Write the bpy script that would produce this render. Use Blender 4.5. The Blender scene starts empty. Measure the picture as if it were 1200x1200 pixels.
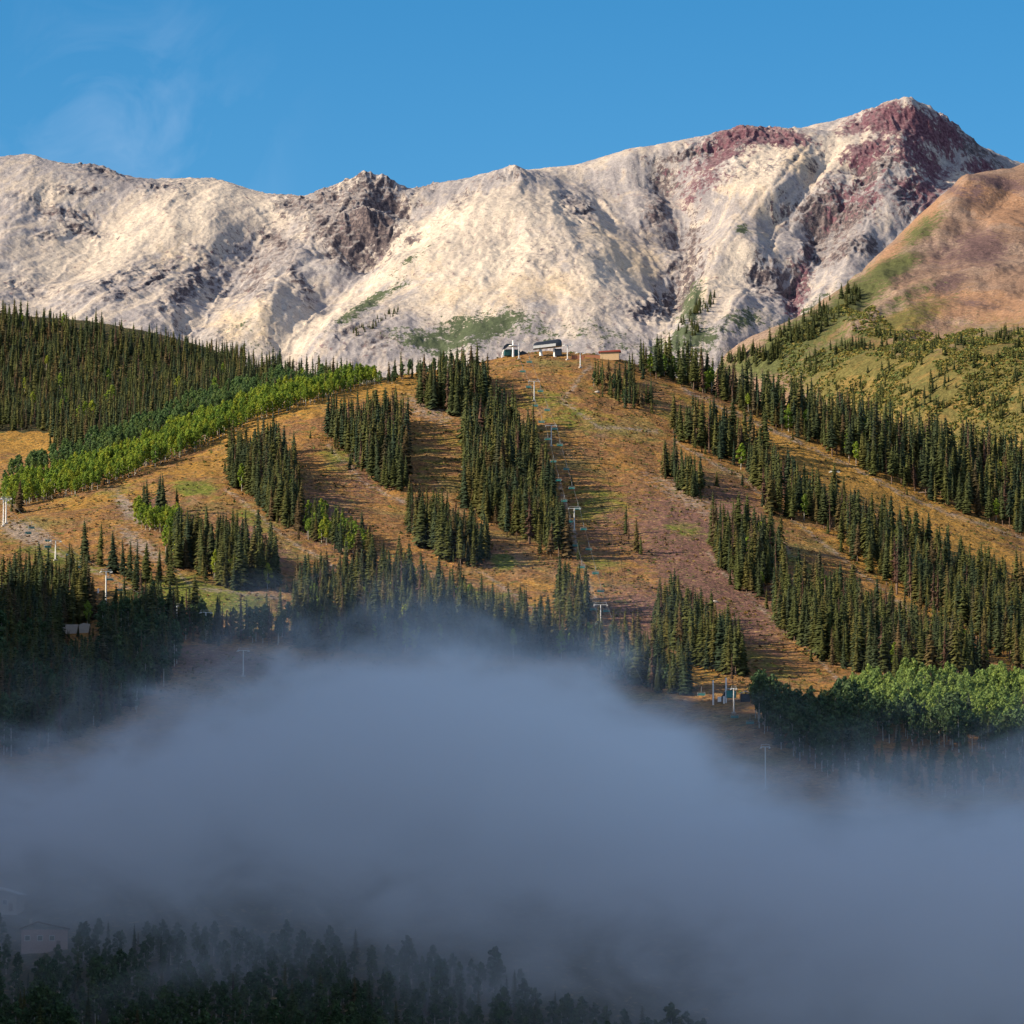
import bpy, math, random
import numpy as np

# ------------------------------------------------------------------ camera, world, sun, exposure
S = bpy.context.scene
COL = S.collection
R = math.radians
F = 600 / math.tan(R(6))                 # focal length of a 12 degree lens, in 1200ths of the frame
PITCH = math.atan(550 / F)
cam_d = bpy.data.cameras.new('camera')
cam_d.sensor_fit = 'HORIZONTAL'
cam_d.angle = R(12)
cam_d.clip_start, cam_d.clip_end = 1.0, 40000
cam = bpy.data.objects.new('camera', cam_d)
cam.rotation_euler = (R(90) + PITCH, 0, 0)
COL.objects.link(cam)
S.camera = cam

SUN = np.array([-0.86, -0.26, 0.44])
SUN /= np.linalg.norm(SUN)
sun_elev = math.asin(SUN[2])
sun_rot = math.atan2(SUN[0], SUN[1])

W = bpy.data.worlds.new('World')
S.world = W
W.use_nodes = True
nt = W.node_tree
sky = nt.nodes.new('ShaderNodeTexSky')
sky.sky_type = 'NISHITA'
sky.sun_disc = False
sky.sun_elevation = sun_elev
sky.sun_rotation = sun_rot
sky.altitude = 2800
sky.air_density = 1.0
sky.dust_density = 0.3
sky.ozone_density = 2.0
hs = nt.nodes.new('ShaderNodeHueSaturation')
hs.inputs['Hue'].default_value = 0.493
hs.inputs['Saturation'].default_value = 1.40
hs.inputs['Value'].default_value = 0.88
nt.links.new(sky.outputs[0], hs.inputs['Color'])
# a faint veil of cirrus, fixed to directions in the sky
tc = nt.nodes.new('ShaderNodeTexCoord')
mp = nt.nodes.new('ShaderNodeMapping')
mp.inputs['Location'].default_value = (0.0, 0, 0)
mp.inputs['Scale'].default_value = (1, 1, 1)
nz = nt.nodes.new('ShaderNodeTexNoise')
nz.inputs['Scale'].default_value = 34
nz.inputs['Detail'].default_value = 5
nz.inputs['Roughness'].default_value = 0.55
nz.inputs['Distortion'].default_value = 0.8
nt.links.new(tc.outputs['Generated'], mp.inputs['Vector'])
nt.links.new(mp.outputs[0], nz.inputs['Vector'])
rmp = nt.nodes.new('ShaderNodeMapRange')
rmp.inputs[1].default_value, rmp.inputs[2].default_value = 0.47, 0.75
rmp.inputs[3].default_value, rmp.inputs[4].default_value = 0.0, 0.17
nt.links.new(nz.outputs[0], rmp.inputs[0])
vd = nt.nodes.new('ShaderNodeVectorMath'); vd.operation = 'DISTANCE'
vd.inputs[1].default_value = (-0.079, 0.981, 0.172)
nt.links.new(tc.outputs['Generated'], vd.inputs[0])
rm2 = nt.nodes.new('ShaderNodeMapRange')
rm2.interpolation_type = 'SMOOTHSTEP'
rm2.inputs[1].default_value, rm2.inputs[2].default_value = 0.045, 0.0
nt.links.new(vd.outputs['Value'], rm2.inputs[0])
mul = nt.nodes.new('ShaderNodeMath'); mul.operation = 'MULTIPLY'
nt.links.new(rmp.outputs[0], mul.inputs[0]); nt.links.new(rm2.outputs[0], mul.inputs[1])
mx = nt.nodes.new('ShaderNodeMix'); mx.data_type = 'RGBA'
nt.links.new(mul.outputs[0], mx.inputs[0])
nt.links.new(hs.outputs[0], mx.inputs[6])
mx.inputs[7].default_value = (6.5, 7.0, 8.0, 1)
bg = nt.nodes['Background']
bg.inputs['Strength'].default_value = 0.088
# broken cloud, unseen, added overhead and behind the viewer to brighten the fog
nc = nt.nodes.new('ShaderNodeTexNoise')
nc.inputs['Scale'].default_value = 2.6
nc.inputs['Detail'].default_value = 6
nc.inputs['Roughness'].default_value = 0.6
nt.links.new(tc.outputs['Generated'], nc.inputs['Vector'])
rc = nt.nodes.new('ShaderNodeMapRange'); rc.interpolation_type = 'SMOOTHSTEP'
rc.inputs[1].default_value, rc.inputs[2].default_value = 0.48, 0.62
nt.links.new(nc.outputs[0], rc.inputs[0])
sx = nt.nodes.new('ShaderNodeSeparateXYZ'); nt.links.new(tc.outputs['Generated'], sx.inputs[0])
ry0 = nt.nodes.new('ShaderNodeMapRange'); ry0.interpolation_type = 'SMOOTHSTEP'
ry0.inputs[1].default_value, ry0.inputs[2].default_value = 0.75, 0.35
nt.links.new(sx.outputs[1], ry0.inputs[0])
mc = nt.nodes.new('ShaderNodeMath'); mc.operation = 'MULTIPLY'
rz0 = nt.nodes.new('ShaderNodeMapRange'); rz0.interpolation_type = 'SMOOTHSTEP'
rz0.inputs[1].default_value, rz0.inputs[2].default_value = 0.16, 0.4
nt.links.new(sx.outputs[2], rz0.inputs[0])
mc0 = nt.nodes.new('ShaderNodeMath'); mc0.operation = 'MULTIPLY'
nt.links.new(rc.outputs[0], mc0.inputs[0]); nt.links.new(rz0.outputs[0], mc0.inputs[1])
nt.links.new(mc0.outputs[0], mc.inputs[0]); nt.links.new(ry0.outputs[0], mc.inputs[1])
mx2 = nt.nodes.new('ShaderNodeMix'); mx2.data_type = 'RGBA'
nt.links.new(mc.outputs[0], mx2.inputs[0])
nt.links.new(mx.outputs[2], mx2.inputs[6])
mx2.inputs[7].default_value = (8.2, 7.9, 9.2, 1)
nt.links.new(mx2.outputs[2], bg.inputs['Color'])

sun_d = bpy.data.lights.new('sun', 'SUN')
sun_d.energy = 5.0
sun_d.angle = R(0.5)
sun_d.color = (1.0, 0.85, 0.64)
sun = bpy.data.objects.new('sun', sun_d)
from mathutils import Vector
sun.rotation_euler = Vector(tuple(SUN)).to_track_quat('Z', 'Y').to_euler()
sun.location = (0, 0, 2000)
COL.objects.link(sun)

S.view_settings.view_transform = 'Standard'
S.view_settings.look = 'None'
S.view_settings.exposure = 0.82
S.view_settings.gamma = 1.0
S.render.engine = 'CYCLES'
S.cycles.use_denoising = True
S.cycles.max_bounces = 24
S.cycles.diffuse_bounces = 2
S.cycles.glossy_bounces = 1
S.cycles.transmission_bounces = 1
S.cycles.transparent_max_bounces = 4
S.cycles.volume_bounces = 22
S.cycles.volume_step_rate = 0.4
S.cycles.volume_max_steps = 256
S.cycles.use_light_tree = False

rng = np.random.default_rng(11)
random.seed(5)

# ------------------------------------------------------------------ geometry of the view
CT, ST = math.cos(PITCH), math.sin(PITCH)

def ray(px, py):
    """direction through a point of the photograph, scaled so that its forward (y) component is 1"""
    px, py = np.asarray(px, float), np.asarray(py, float)
    a, b = (px - 600) / F, (600 - py) / F
    dy, dz = CT - b * ST, ST + b * CT
    return a / dy, dz / dy

def at_dist(px, py, y):
    u, w = ray(px, py)
    return np.stack([u * y, np.ones_like(u) * y, w * y], -1)

def to_px(x, y, z):
    w = z / y
    b = (w * CT - ST) / (CT + w * ST)
    a = x / y * (CT - b * ST)
    return 600 + a * F, 600 - b * F

# ------------------------------------------------------------------ noise
_perm = rng.permutation(4096)
_gr = rng.uniform(0, 2 * math.pi, 4096)
_gx, _gy = np.cos(_gr), np.sin(_gr)

def perlin(x, y):
    xi, yi = np.floor(x).astype(np.int64), np.floor(y).astype(np.int64)
    xf, yf = x - xi, y - yi
    def g(ix, iy, dx, dy):
        h = _perm[(_perm[ix & 4095] + iy) & 4095]
        return _gx[h] * dx + _gy[h] * dy
    u, v = xf ** 3 * (xf * (xf * 6 - 15) + 10), yf ** 3 * (yf * (yf * 6 - 15) + 10)
    a = g(xi, yi, xf, yf); b = g(xi + 1, yi, xf - 1, yf)
    c = g(xi, yi + 1, xf, yf - 1); d = g(xi + 1, yi + 1, xf - 1, yf - 1)
    return ((a + u * (b - a)) * (1 - v) + (c + u * (d - c)) * v) * 1.4

def fbm(x, y, n=4, gain=0.5, off=0.0):
    s, a = 0.0, 1.0
    for i in range(n):
        s = s + a * perlin(x * 2 ** i + 17.3 * i + off, y * 2 ** i - 9.1 * i + off)
        a *= gain
    return s

def ridged(x, y, n=4, gain=0.5, off=0.0):
    s, a = 0.0, 1.0
    for i in range(n):
        s = s + a * (1 - 2 * np.abs(perlin(x * 2 ** i + 31.7 * i + off, y * 2 ** i + 5.3 * i + off)))
        a *= gain
    return s

def sstep(a, b, x):
    t = np.clip((x - a) / (b - a), 0, 1)
    return t * t * (3 - 2 * t)

def spurs(px, py, lst):
    """ridges (+) and gullies (-): ([points], half width, height in metres) -> added height"""
    out = np.zeros_like(px)
    wxp = px + 5 * fbm(px / 30, py / 30, 3, .5, 11); wyp = py + 5 * fbm(px / 30, py / 30, 3, .5, 91)
    for pts, wd, amp in lst:
        d = np.full_like(px, 1e9)
        for (x0, y0), (x1, y1) in zip(pts[:-1], pts[1:]):
            t = np.clip(((wxp - x0) * (x1 - x0) + (wyp - y0) * (y1 - y0)) / ((x1 - x0) ** 2 + (y1 - y0) ** 2), 0, 1)
            d = np.minimum(d, np.hypot(wxp - x0 - t * (x1 - x0), wyp - y0 - t * (y1 - y0)))
        out += amp * np.exp(-d / wd) * (1 - np.exp(-(d / wd + .25) * 4))
    return out

def blobs(px, py, lst):
    """soft ellipses (cx, cy, rx, ry, tilt in degrees, weight) -> greatest weight"""
    out = np.zeros_like(px)
    for cx, cy, rx, ry, rot, wt in lst:
        c, s = math.cos(R(rot)), math.sin(R(rot))
        dx, dy = px - cx, py - cy
        q = ((dx * c + dy * s) / rx) ** 2 + ((-dx * s + dy * c) / ry) ** 2
        out = np.maximum(out, wt * np.exp(-q * 0.9))
    return out

# ------------------------------------------------------------------ meshes from arrays
def mesh_np(name, V, faces, mats=(), smooth=False, mi=None):
    V = np.asarray(V, np.float32); faces = np.asarray(faces, np.int32)
    me = bpy.data.meshes.new(name)
    k = faces.shape[1]
    me.vertices.add(len(V)); me.vertices.foreach_set('co', V.ravel())
    me.loops.add(faces.size); me.loops.foreach_set('vertex_index', faces.ravel())
    me.polygons.add(len(faces))
    me.polygons.foreach_set('loop_start', np.arange(0, faces.size, k, dtype=np.int32))
    for m in mats: me.materials.append(m)
    if mi is not None: me.polygons.foreach_set('material_index', np.asarray(mi, np.int32))
    me.update(calc_edges=True)
    me.validate()
    if smooth: me.polygons.foreach_set('use_smooth', np.ones(len(me.polygons), bool))
    return me

def link(name, me, parent=None, **props):
    o = bpy.data.objects.new(name, me)
    COL.objects.link(o)
    if parent is not None: o.parent = parent
    for k, v in props.items(): o[k] = v
    return o

def thing(name, label, cat, loc, rz=0.0, group=None):
    o = bpy.data.objects.new(name, None)
    COL.objects.link(o)
    o.location = tuple(float(c) for c in loc); o.rotation_euler = (0, 0, rz)
    o.empty_display_size = 1
    o['label'] = label; o['category'] = cat
    if group: o['group'] = group
    return o

def dup(root, loc, rz=0.0, label=None, scale=None, swap=None):
    """copy of a thing and of its parts and sub-parts"""
    r = root.copy(); COL.objects.link(r)
    r.location = tuple(float(c) for c in loc); r.rotation_euler = (0, 0, rz)
    if label: r['label'] = label
    if scale: r.scale = scale
    for ch in root.children:
        c = ch.copy(); COL.objects.link(c); c.parent = r
        for g in ch.children:
            d = g.copy(); COL.objects.link(d); d.parent = c
    return r

class MB:
    """collects boxes, bars and plates into one mesh"""
    def __init__(s): s.v, s.f = [], []
    def add(s, vs, fs):
        n = len(s.v); s.v += [tuple(map(float, p)) for p in vs]; s.f += [tuple(i + n for i in f) for f in fs]
    def box(s, cx, cy, cz, sx, sy, sz):
        x, y, z = sx / 2, sy / 2, sz / 2
        s.add([(cx + i * x, cy + j * y, cz + k * z) for k in (-1, 1) for j in (-1, 1) for i in (-1, 1)],
              [(0, 2, 3, 1), (4, 5, 7, 6), (0, 1, 5, 4), (2, 6, 7, 3), (0, 4, 6, 2), (1, 3, 7, 5)])
    def bar(s, a, b, r0, r1=None, n=8):
        r1 = r0 if r1 is None else r1
        a, b = np.array(a, float), np.array(b, float)
        d = b - a; d /= np.linalg.norm(d)
        t = np.cross(d, (0, 0, 1.0)) if abs(d[2]) < .95 else np.cross(d, (1.0, 0, 0))
        t /= np.linalg.norm(t); q = np.cross(d, t)
        vs = []
        for p, r in ((a, r0), (b, r1)):
            for i in range(n):
                an = 2 * math.pi * i / n
                vs.append(p + r * (math.cos(an) * t + math.sin(an) * q))
        s.add(vs, [(i, (i + 1) % n, n + (i + 1) % n, n + i) for i in range(n)] + [tuple(range(n))[::-1], tuple(range(n, 2 * n))])
    def prism(s, prof, y0, y1):
        """profile of (x, z) points swept along y"""
        n = len(prof)
        s.add([(x, y0, z) for x, z in prof] + [(x, y1, z) for x, z in prof],
              [(i, (i + 1) % n, n + (i + 1) % n, n + i) for i in range(n)] + [tuple(range(n))[::-1], tuple(range(n, 2 * n))])
    def obj(s, name, mat, parent=None, bevel=0.0, **props):
        me = bpy.data.meshes.new(name)
        me.from_pydata(s.v, [], s.f); me.materials.append(mat); me.update()
        o = link(name, me, parent, **props)
        if bevel:
            m = o.modifiers.new('bevel', 'BEVEL'); m.width = bevel; m.segments = 2; m.limit_method = 'ANGLE'
        return o

# ------------------------------------------------------------------ materials
class NT:
    def __init__(s, name, rough=0.9, spec=0.2):
        s.m = bpy.data.materials.new(name); s.m.use_nodes = True
        s.t = s.m.node_tree; s.b = s.t.nodes['Principled BSDF']
        s.b.inputs['Roughness'].default_value = rough
        s.b.inputs['Specular IOR Level'].default_value = spec
        s.co = s.new('ShaderNodeTexCoord').outputs['Object']
    def new(s, k): return s.t.nodes.new(k)
    def ln(s, a, b): s.t.links.new(a, b)
    def put(s, sock, v):
        if hasattr(v, 'links'): s.ln(v, sock)
        elif isinstance(v, (tuple, list)) and len(v) == 3 and sock.type == 'RGBA': sock.default_value = (*v, 1)
        else: sock.default_value = v
    def noise(s, lam, detail=4, rough=0.55, stretch=None, dist=0.0):
        co = s.co
        if stretch:
            mp = s.new('ShaderNodeMapping'); mp.inputs['Scale'].default_value = stretch; s.ln(co, mp.inputs[0]); co = mp.outputs[0]
        n = s.new('ShaderNodeTexNoise'); n.inputs['Scale'].default_value = 1.0 / lam
        n.inputs['Detail'].default_value = detail; n.inputs['Roughness'].default_value = rough; n.inputs['Distortion'].default_value = dist
        s.ln(co, n.inputs['Vector']); return n.outputs[0]
    def vor(s, lam, feature='F1'):
        n = s.new('ShaderNodeTexVoronoi'); n.feature = feature; n.inputs['Scale'].default_value = 1.0 / lam
        s.ln(s.co, n.inputs['Vector']); return n.outputs[0]
    def rng(s, v, a, b, c=0.0, d=1.0, smooth=True):
        n = s.new('ShaderNodeMapRange'); n.interpolation_type = 'SMOOTHSTEP' if smooth else 'LINEAR'
        s.put(n.inputs[0], v)
        for i, q in enumerate((a, b, c, d)): s.put(n.inputs[i + 1], q)
        return n.outputs[0]
    def math(s, op, a, b=0.0, clamp=False):
        n = s.new('ShaderNodeMath'); n.operation = op; n.use_clamp = clamp
        s.put(n.inputs[0], a); s.put(n.inputs[1], b); return n.outputs[0]
    def mix(s, f, a, b, mode='MIX'):
        n = s.new('ShaderNodeMix'); n.data_type = 'RGBA'; n.blend_type = mode
        s.put(n.inputs[0], f); s.put(n.inputs[6], a); s.put(n.inputs[7], b); return n.outputs[2]
    def attr(s, name):
        n = s.new('ShaderNodeAttribute'); n.attribute_name = name; return n
    def rgb(s, c):
        n = s.new('ShaderNodeSeparateColor'); s.ln(c, n.inputs[0]); return n.outputs
    def ramp(s, v, stops):
        n = s.new('ShaderNodeValToRGB'); s.put(n.inputs[0], v)
        el = n.color_ramp.elements
        while len(el) < len(stops): el.new(0.5)
        for e, (p, c) in zip(el, stops): e.position = p; e.color = (*c, 1)
        return n.outputs[0]
    def bump(s, h, strength=0.5, dist=1.0, nrm=None):
        n = s.new('ShaderNodeBump'); n.inputs['Strength'].default_value = strength; n.inputs['Distance'].default_value = dist
        s.put(n.inputs['Height'], h)
        if nrm is not None: s.ln(nrm, n.inputs['Normal'])
        s.ln(n.outputs[0], s.b.inputs['Normal']); return n.outputs[0]
    def color(s, c): s.put(s.b.inputs['Base Color'], c); return s.m

def plain(name, c, rough=0.6, metal=0.0, var=0.12, lam=0.8):
    n = NT(name, rough, 0.4); n.b.inputs['Metallic'].default_value = metal
    k = n.rng(n.noise(lam, 4), 0.3, 0.7, 1 - var, 1 + var * 0.6)
    return n.color(n.mix(1.0, c, n.mix(k, (0, 0, 0), (1, 1, 1)), 'MULTIPLY'))

def tree_rand(n):
    oi = n.new('ShaderNodeObjectInfo').outputs['Random']
    return n.math('FRACT', n.math('ADD', n.attr('tint').outputs['Fac'], oi))

def foliage(name, stops, lam=1.6, var=0.45, thin=0.22):
    n = NT(name, 0.75, 0.15)
    c = n.ramp(tree_rand(n), stops)
    k = n.rng(n.noise(lam, 3, 0.6), 0.3, 0.72, 1 - var, 1 + var)
    n.b.inputs['Subsurface Weight'].default_value = 0.0
    cc = n.new('ShaderNodeMix'); cc.data_type = 'RGBA'; cc.blend_type = 'MULTIPLY'; cc.inputs[0].default_value = 1
    n.ln(c, cc.inputs[6])
    gr = n.new('ShaderNodeCombineColor')
    for i in range(3): n.ln(k, gr.inputs[i])
    n.ln(gr.outputs[0], cc.inputs[7])
    m = n.color(cc.outputs[2])
    tr = n.new('ShaderNodeBsdfTranslucent'); n.ln(cc.outputs[2], tr.inputs[0])
    ms = n.new('ShaderNodeMixShader'); ms.inputs[0].default_value = thin
    n.ln(n.b.outputs[0], ms.inputs[1]); n.ln(tr.outputs[0], ms.inputs[2])
    n.ln(ms.outputs[0], n.t.nodes['Material Output'].inputs['Surface'])
    return m

M = {}
M['conifer'] = foliage('conifer_needles', [(0.0, (.034, .054, .030)), (0.25, (.056, .070, .028)), (0.55, (.076, .088, .026)), (0.82, (.104, .098, .028)), (0.94, (.110, .074, .036)), (1.0, (.042, .062, .034))])
M['dead'] = foliage('dead_needles', [(0.0, (.10, .055, .04)), (0.5, (.085, .05, .035)), (1.0, (.12, .075, .05))])
M['aspen'] = foliage('aspen_leaves', [(0.0, (.130, .215, .040)), (0.3, (.200, .290, .040)), (0.6, (.245, .320, .040)), (0.85, (.31, .34, .040)), (1.0, (.15, .235, .042))], 1.2, .35, .4)
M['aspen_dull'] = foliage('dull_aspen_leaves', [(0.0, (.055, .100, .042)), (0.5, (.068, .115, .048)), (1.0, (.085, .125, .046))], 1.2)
M['aspen_mid'] = foliage('mid_aspen_leaves', [(0.0, (.085, .150, .055)), (0.5, (.110, .180, .062)), (1.0, (.14, .20, .055))], 1.2, .35, .35)
M['aspen_pale'] = foliage('pale_aspen_leaves', [(0.0, (.180, .270, .080)), (0.5, (.225, .31, .085)), (1.0, (.25, .33, .08))], 1.2, .35, .4)
M['bark'] = plain('conifer_bark', (.16, .105, .075), 0.9, var=.4, lam=.6)
M['aspen_bark'] = plain('aspen_bark', (.50, .47, .40), 0.8, var=.5, lam=.7)
M['shrub'] = foliage('alpine_shrub_leaves', [(0.0, (.085, .125, .040)), (0.4, (.150, .155, .038)), (0.75, (.25, .19, .045)), (1.0, (.095, .125, .040))], 1.5)
M['tuft'] = foliage('dry_tufts', [(0.0, (.21, .12, .04)), (0.35, (.15, .085, .045)), (0.6, (.12, .11, .035)), (0.8, (.10, .13, .03)), (1.0, (.24, .14, .04))], 1.0)
M['steel'] = plain('galvanised_steel', (.62, .62, .60), 0.45, 0.3)
M['teal'] = plain('teal_paint', (.02, .20, .19), 0.4)
M['dark_teal'] = plain('dark_teal_paint', (.012, .085, .085), 0.45)
M['dark_metal'] = plain('dark_metal', (.025, .032, .045), 0.35, 0.2)
M['chair_frame'] = plain('grey_chair_frame', (.26, .27, .27), 0.5)
M['cable'] = plain('steel_cable', (.12, .12, .12), 0.5)
M['white'] = plain('white_paint', (.78, .77, .74), 0.5)
M['concrete'] = plain('concrete', (.42, .38, .33), 0.9)
M['tan_wall'] = plain('tan_boards', (.56, .39, .22), 0.8)
M['red_roof'] = plain('red_roofing', (.30, .065, .045), 0.6)
M['rust_wall'] = plain('rust_panels', (.32, .13, .07), 0.8)
M['glass'] = plain('window_glass', (.06, .075, .09), 0.1)
M['pink_wall'] = plain('pinkish_siding', (.42, .30, .27), 0.8)
M['brown'] = plain('brown_boards', (.16, .10, .075), 0.8)
M['wood'] = plain('weathered_wood', (.20, .14, .10), 0.9)

# terrain materials -------------------------------------------------
def speck(n, base, lam1, lam2, lo, hi, lo2=.75, hi2=1.25):
    k = n.math('MULTIPLY', n.rng(n.noise(lam1, 3, .65), .3, .7, lo, hi, False), n.rng(n.noise(lam2, 3, .6), .3, .7, lo2, hi2, False))
    gr = n.new('ShaderNodeCombineColor')
    for i in range(3): n.ln(k, gr.inputs[i])
    return n.mix(1.0, base, gr.outputs[0], 'MULTIPLY')

def hill_mat():
    n = NT('meadow', 0.95, 0.08)
    z = n.rgb(n.attr('zone').outputs['Color'])
    zn = n.attr('zone').outputs['Alpha']
    n1, n2, n3 = n.noise(38, 5, .6), n.noise(11, 4, .6, None, .6), n.noise(3.2, 3, .65)
    c = n.mix(n.rng(n2, .38, .62), (.188, .097, .045), (.272, .142, .040))
    c = n.mix(n.math('MULTIPLY', n.rng(n.noise(24, 5, .65, (1, .5, .5), .8), .54, .68), .55), c, (.250, .170, .105))
    c = n.mix(n.rng(n1, .52, .68), c, (.175, .135, .046))
    def zone(c, zz, col, lam_off, w=.45):
        f = n.math('ADD', zz, n.math('MULTIPLY', n.math('SUBTRACT', lam_off, .5), 1.3))
        return n.mix(n.rng(f, w - .2, w + .25), c, col)
    c = zone(c, z[0], (.300, .165, .038), n2)
    c = zone(c, z[1], (.150, .082, .066), n3)
    c = zone(c, z[2], (.125, .140, .026), n2)
    c = zone(c, zn, (.260, .205, .165), n3)
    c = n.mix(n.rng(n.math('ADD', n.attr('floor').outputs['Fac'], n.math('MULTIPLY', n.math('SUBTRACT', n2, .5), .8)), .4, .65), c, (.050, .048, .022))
    # small dabs of dark brush, straw and green
    c = n.mix(n.rng(n.vor(2.6), .42, .12), c, (.055, .050, .024))
    c = n.mix(n.math('MULTIPLY', n.rng(n.noise(2.1, 2, .6), .58, .68), .75), c, (.330, .225, .095))
    c = n.mix(n.math('MULTIPLY', n.rng(n.noise(5.3, 3, .6), .60, .68), .7), c, (.085, .105, .028))
    c = speck(n, c, .9, 2.7, .58, 1.42)
    n.bump(n.math('ADD', n.noise(1.4, 4, .65), n.math('MULTIPLY', n.noise(6, 3), 2.0)), .8, 1.0)
    return n.color(c)

def mountain_mat():
    n = NT('mountain_rock', 0.95, 0.08)
    z = n.rgb(n.attr('zone').outputs['Color'])
    zg = n.attr('zone').outputs['Alpha']
    n1 = n.noise(150, 6, .65, None, .5)
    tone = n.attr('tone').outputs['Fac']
    n2 = n.noise(22, 6, .7, (1, .35, .35), 1.0)
    n3 = n.noise(7, 5, .72, (1, .55, .55), .4)
    n4 = n.noise(3.0, 3, .7, (1, .6, .6))
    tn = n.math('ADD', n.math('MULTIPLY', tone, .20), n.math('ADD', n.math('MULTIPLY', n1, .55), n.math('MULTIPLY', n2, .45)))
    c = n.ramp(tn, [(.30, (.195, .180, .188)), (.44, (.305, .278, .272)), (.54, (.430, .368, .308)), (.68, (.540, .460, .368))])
    c = n.mix(n.math('MULTIPLY', n.rng(n2, .50, .66), .7), c, (.400, .335, .275))
    c = n.mix(n.math('MULTIPLY', n.rng(n2, .44, .34), .4), c, (.560, .500, .430))
    c = n.mix(n.math('MULTIPLY', n.rng(n3, .55, .65), .5), c, (.235, .200, .190))
    c = n.mix(n.math('MULTIPLY', n.rng(n4, .58, .67), .45), c, (.170, .148, .145))
    def zone(c, zz, col, off, amp=1.5, w=.5, soft=.12):
        f = n.math('ADD', zz, n.math('MULTIPLY', n.math('SUBTRACT', off, .5), amp))
        return n.mix(n.rng(f, w - soft, w + soft), c, col)
    mixn = n.math('ADD', n.math('MULTIPLY', n3, .5), n.math('ADD', n.math('MULTIPLY', n2, .25), n.math('MULTIPLY', n4, .25)))
    c = zone(c, z[2], (.50, .395, .275), n2, 1.6, .6, .35)
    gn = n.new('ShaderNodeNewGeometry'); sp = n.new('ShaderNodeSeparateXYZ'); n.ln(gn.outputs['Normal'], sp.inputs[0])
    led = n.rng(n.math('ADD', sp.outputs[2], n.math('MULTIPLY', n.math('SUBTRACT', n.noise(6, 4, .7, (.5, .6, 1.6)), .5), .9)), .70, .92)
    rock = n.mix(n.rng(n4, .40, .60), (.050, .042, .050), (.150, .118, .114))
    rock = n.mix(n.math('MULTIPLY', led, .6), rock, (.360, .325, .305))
    c = zone(c, z[0], rock, mixn, 4.0, .47, .15)
    wine = n.mix(n.rng(n4, .40, .60), (.075, .032, .046), (.155, .080, .096))
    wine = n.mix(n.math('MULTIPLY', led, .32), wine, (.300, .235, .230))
    c = zone(c, z[1], wine, mixn, 4.0, .41, .16)
    c = zone(c, zg, (.072, .090, .050), n.math('ADD', n.math('MULTIPLY', n.noise(14, 5, .7), .5), n.math('MULTIPLY', n4, .5)), 3.4, .62)
    c = speck(n, c, 1.5, 5.5, .78, 1.22, .86, 1.14)
    h = n.math('ADD', n.math('MULTIPLY', n3, 3.0), n.math('ADD', n4, n.math('MULTIPLY', n.vor(6, 'DISTANCE_TO_EDGE'), 1.2)))
    n.bump(h, .28, 1.5)
    return n.color(c)

def alpine_mat():
    n = NT('alpine_meadow', 0.95, 0.08)
    z = n.rgb(n.attr('zone').outputs['Color'])
    zt = n.attr('zone').outputs['Alpha']
    n1, n2, n3 = n.noise(70, 5, .6), n.noise(18, 5, .65, None, .6), n.noise(5, 4, .65)
    c = n.mix(n.rng(n1, .4, .6), (.215, .138, .098), (.270, .192, .145))
    def zone(c, zz, col, off, amp=1.2, w=.5, soft=.22):
        f = n.math('ADD', zz, n.math('MULTIPLY', n.math('SUBTRACT', off, .5), amp))
        return n.mix(n.rng(f, w - soft, w + soft), c, col)
    c = zone(c, zt, (.285, .165, .100), n2)
    c = n.mix(n.math('MULTIPLY', n.rng(n3, .52, .64), .5), c, (.150, .100, .070))
    c = n.mix(n.math('MULTIPLY', n.rng(n.noise(3.5, 4, .7), .58, .68), .6), c, (.400, .300, .220))
    c = zone(c, z[1], (.120, .076, .072), n3, 1.8)
    c = zone(c, z[2], (.118, .102, .034), n3, 1.3)
    c = n.mix(n.math('MULTIPLY', n.rng(n2, .48, .60), n.math('MULTIPLY', z[2], .6)), c, (.240, .150, .050))
    c = zone(c, z[0], (.082, .088, .034), n3, 1.6)
    c = n.mix(n.math('MULTIPLY', n.rng(n3, .58, .68), n.math('MULTIPLY', z[2], .9)), c, (.065, .080, .025))
    c = speck(n, c, 1.6, 5, .62, 1.38)
    n.bump(n.math('ADD', n.math('MULTIPLY', n.noise(14, 5, .65), 3.0), n.noise(3, 4, .65)), .6, 1.6)
    return n.color(c)

M['hill'] = hill_mat(); M['mountain'] = mountain_mat(); M['alpine'] = alpine_mat()
nn_ = NT('valley_forest', .95, .05)
M['valley'] = nn_.color(nn_.mix(nn_.rng(nn_.noise(60, 5, .6), .4, .6), (.035, .05, .025), (.09, .085, .035)))

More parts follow.
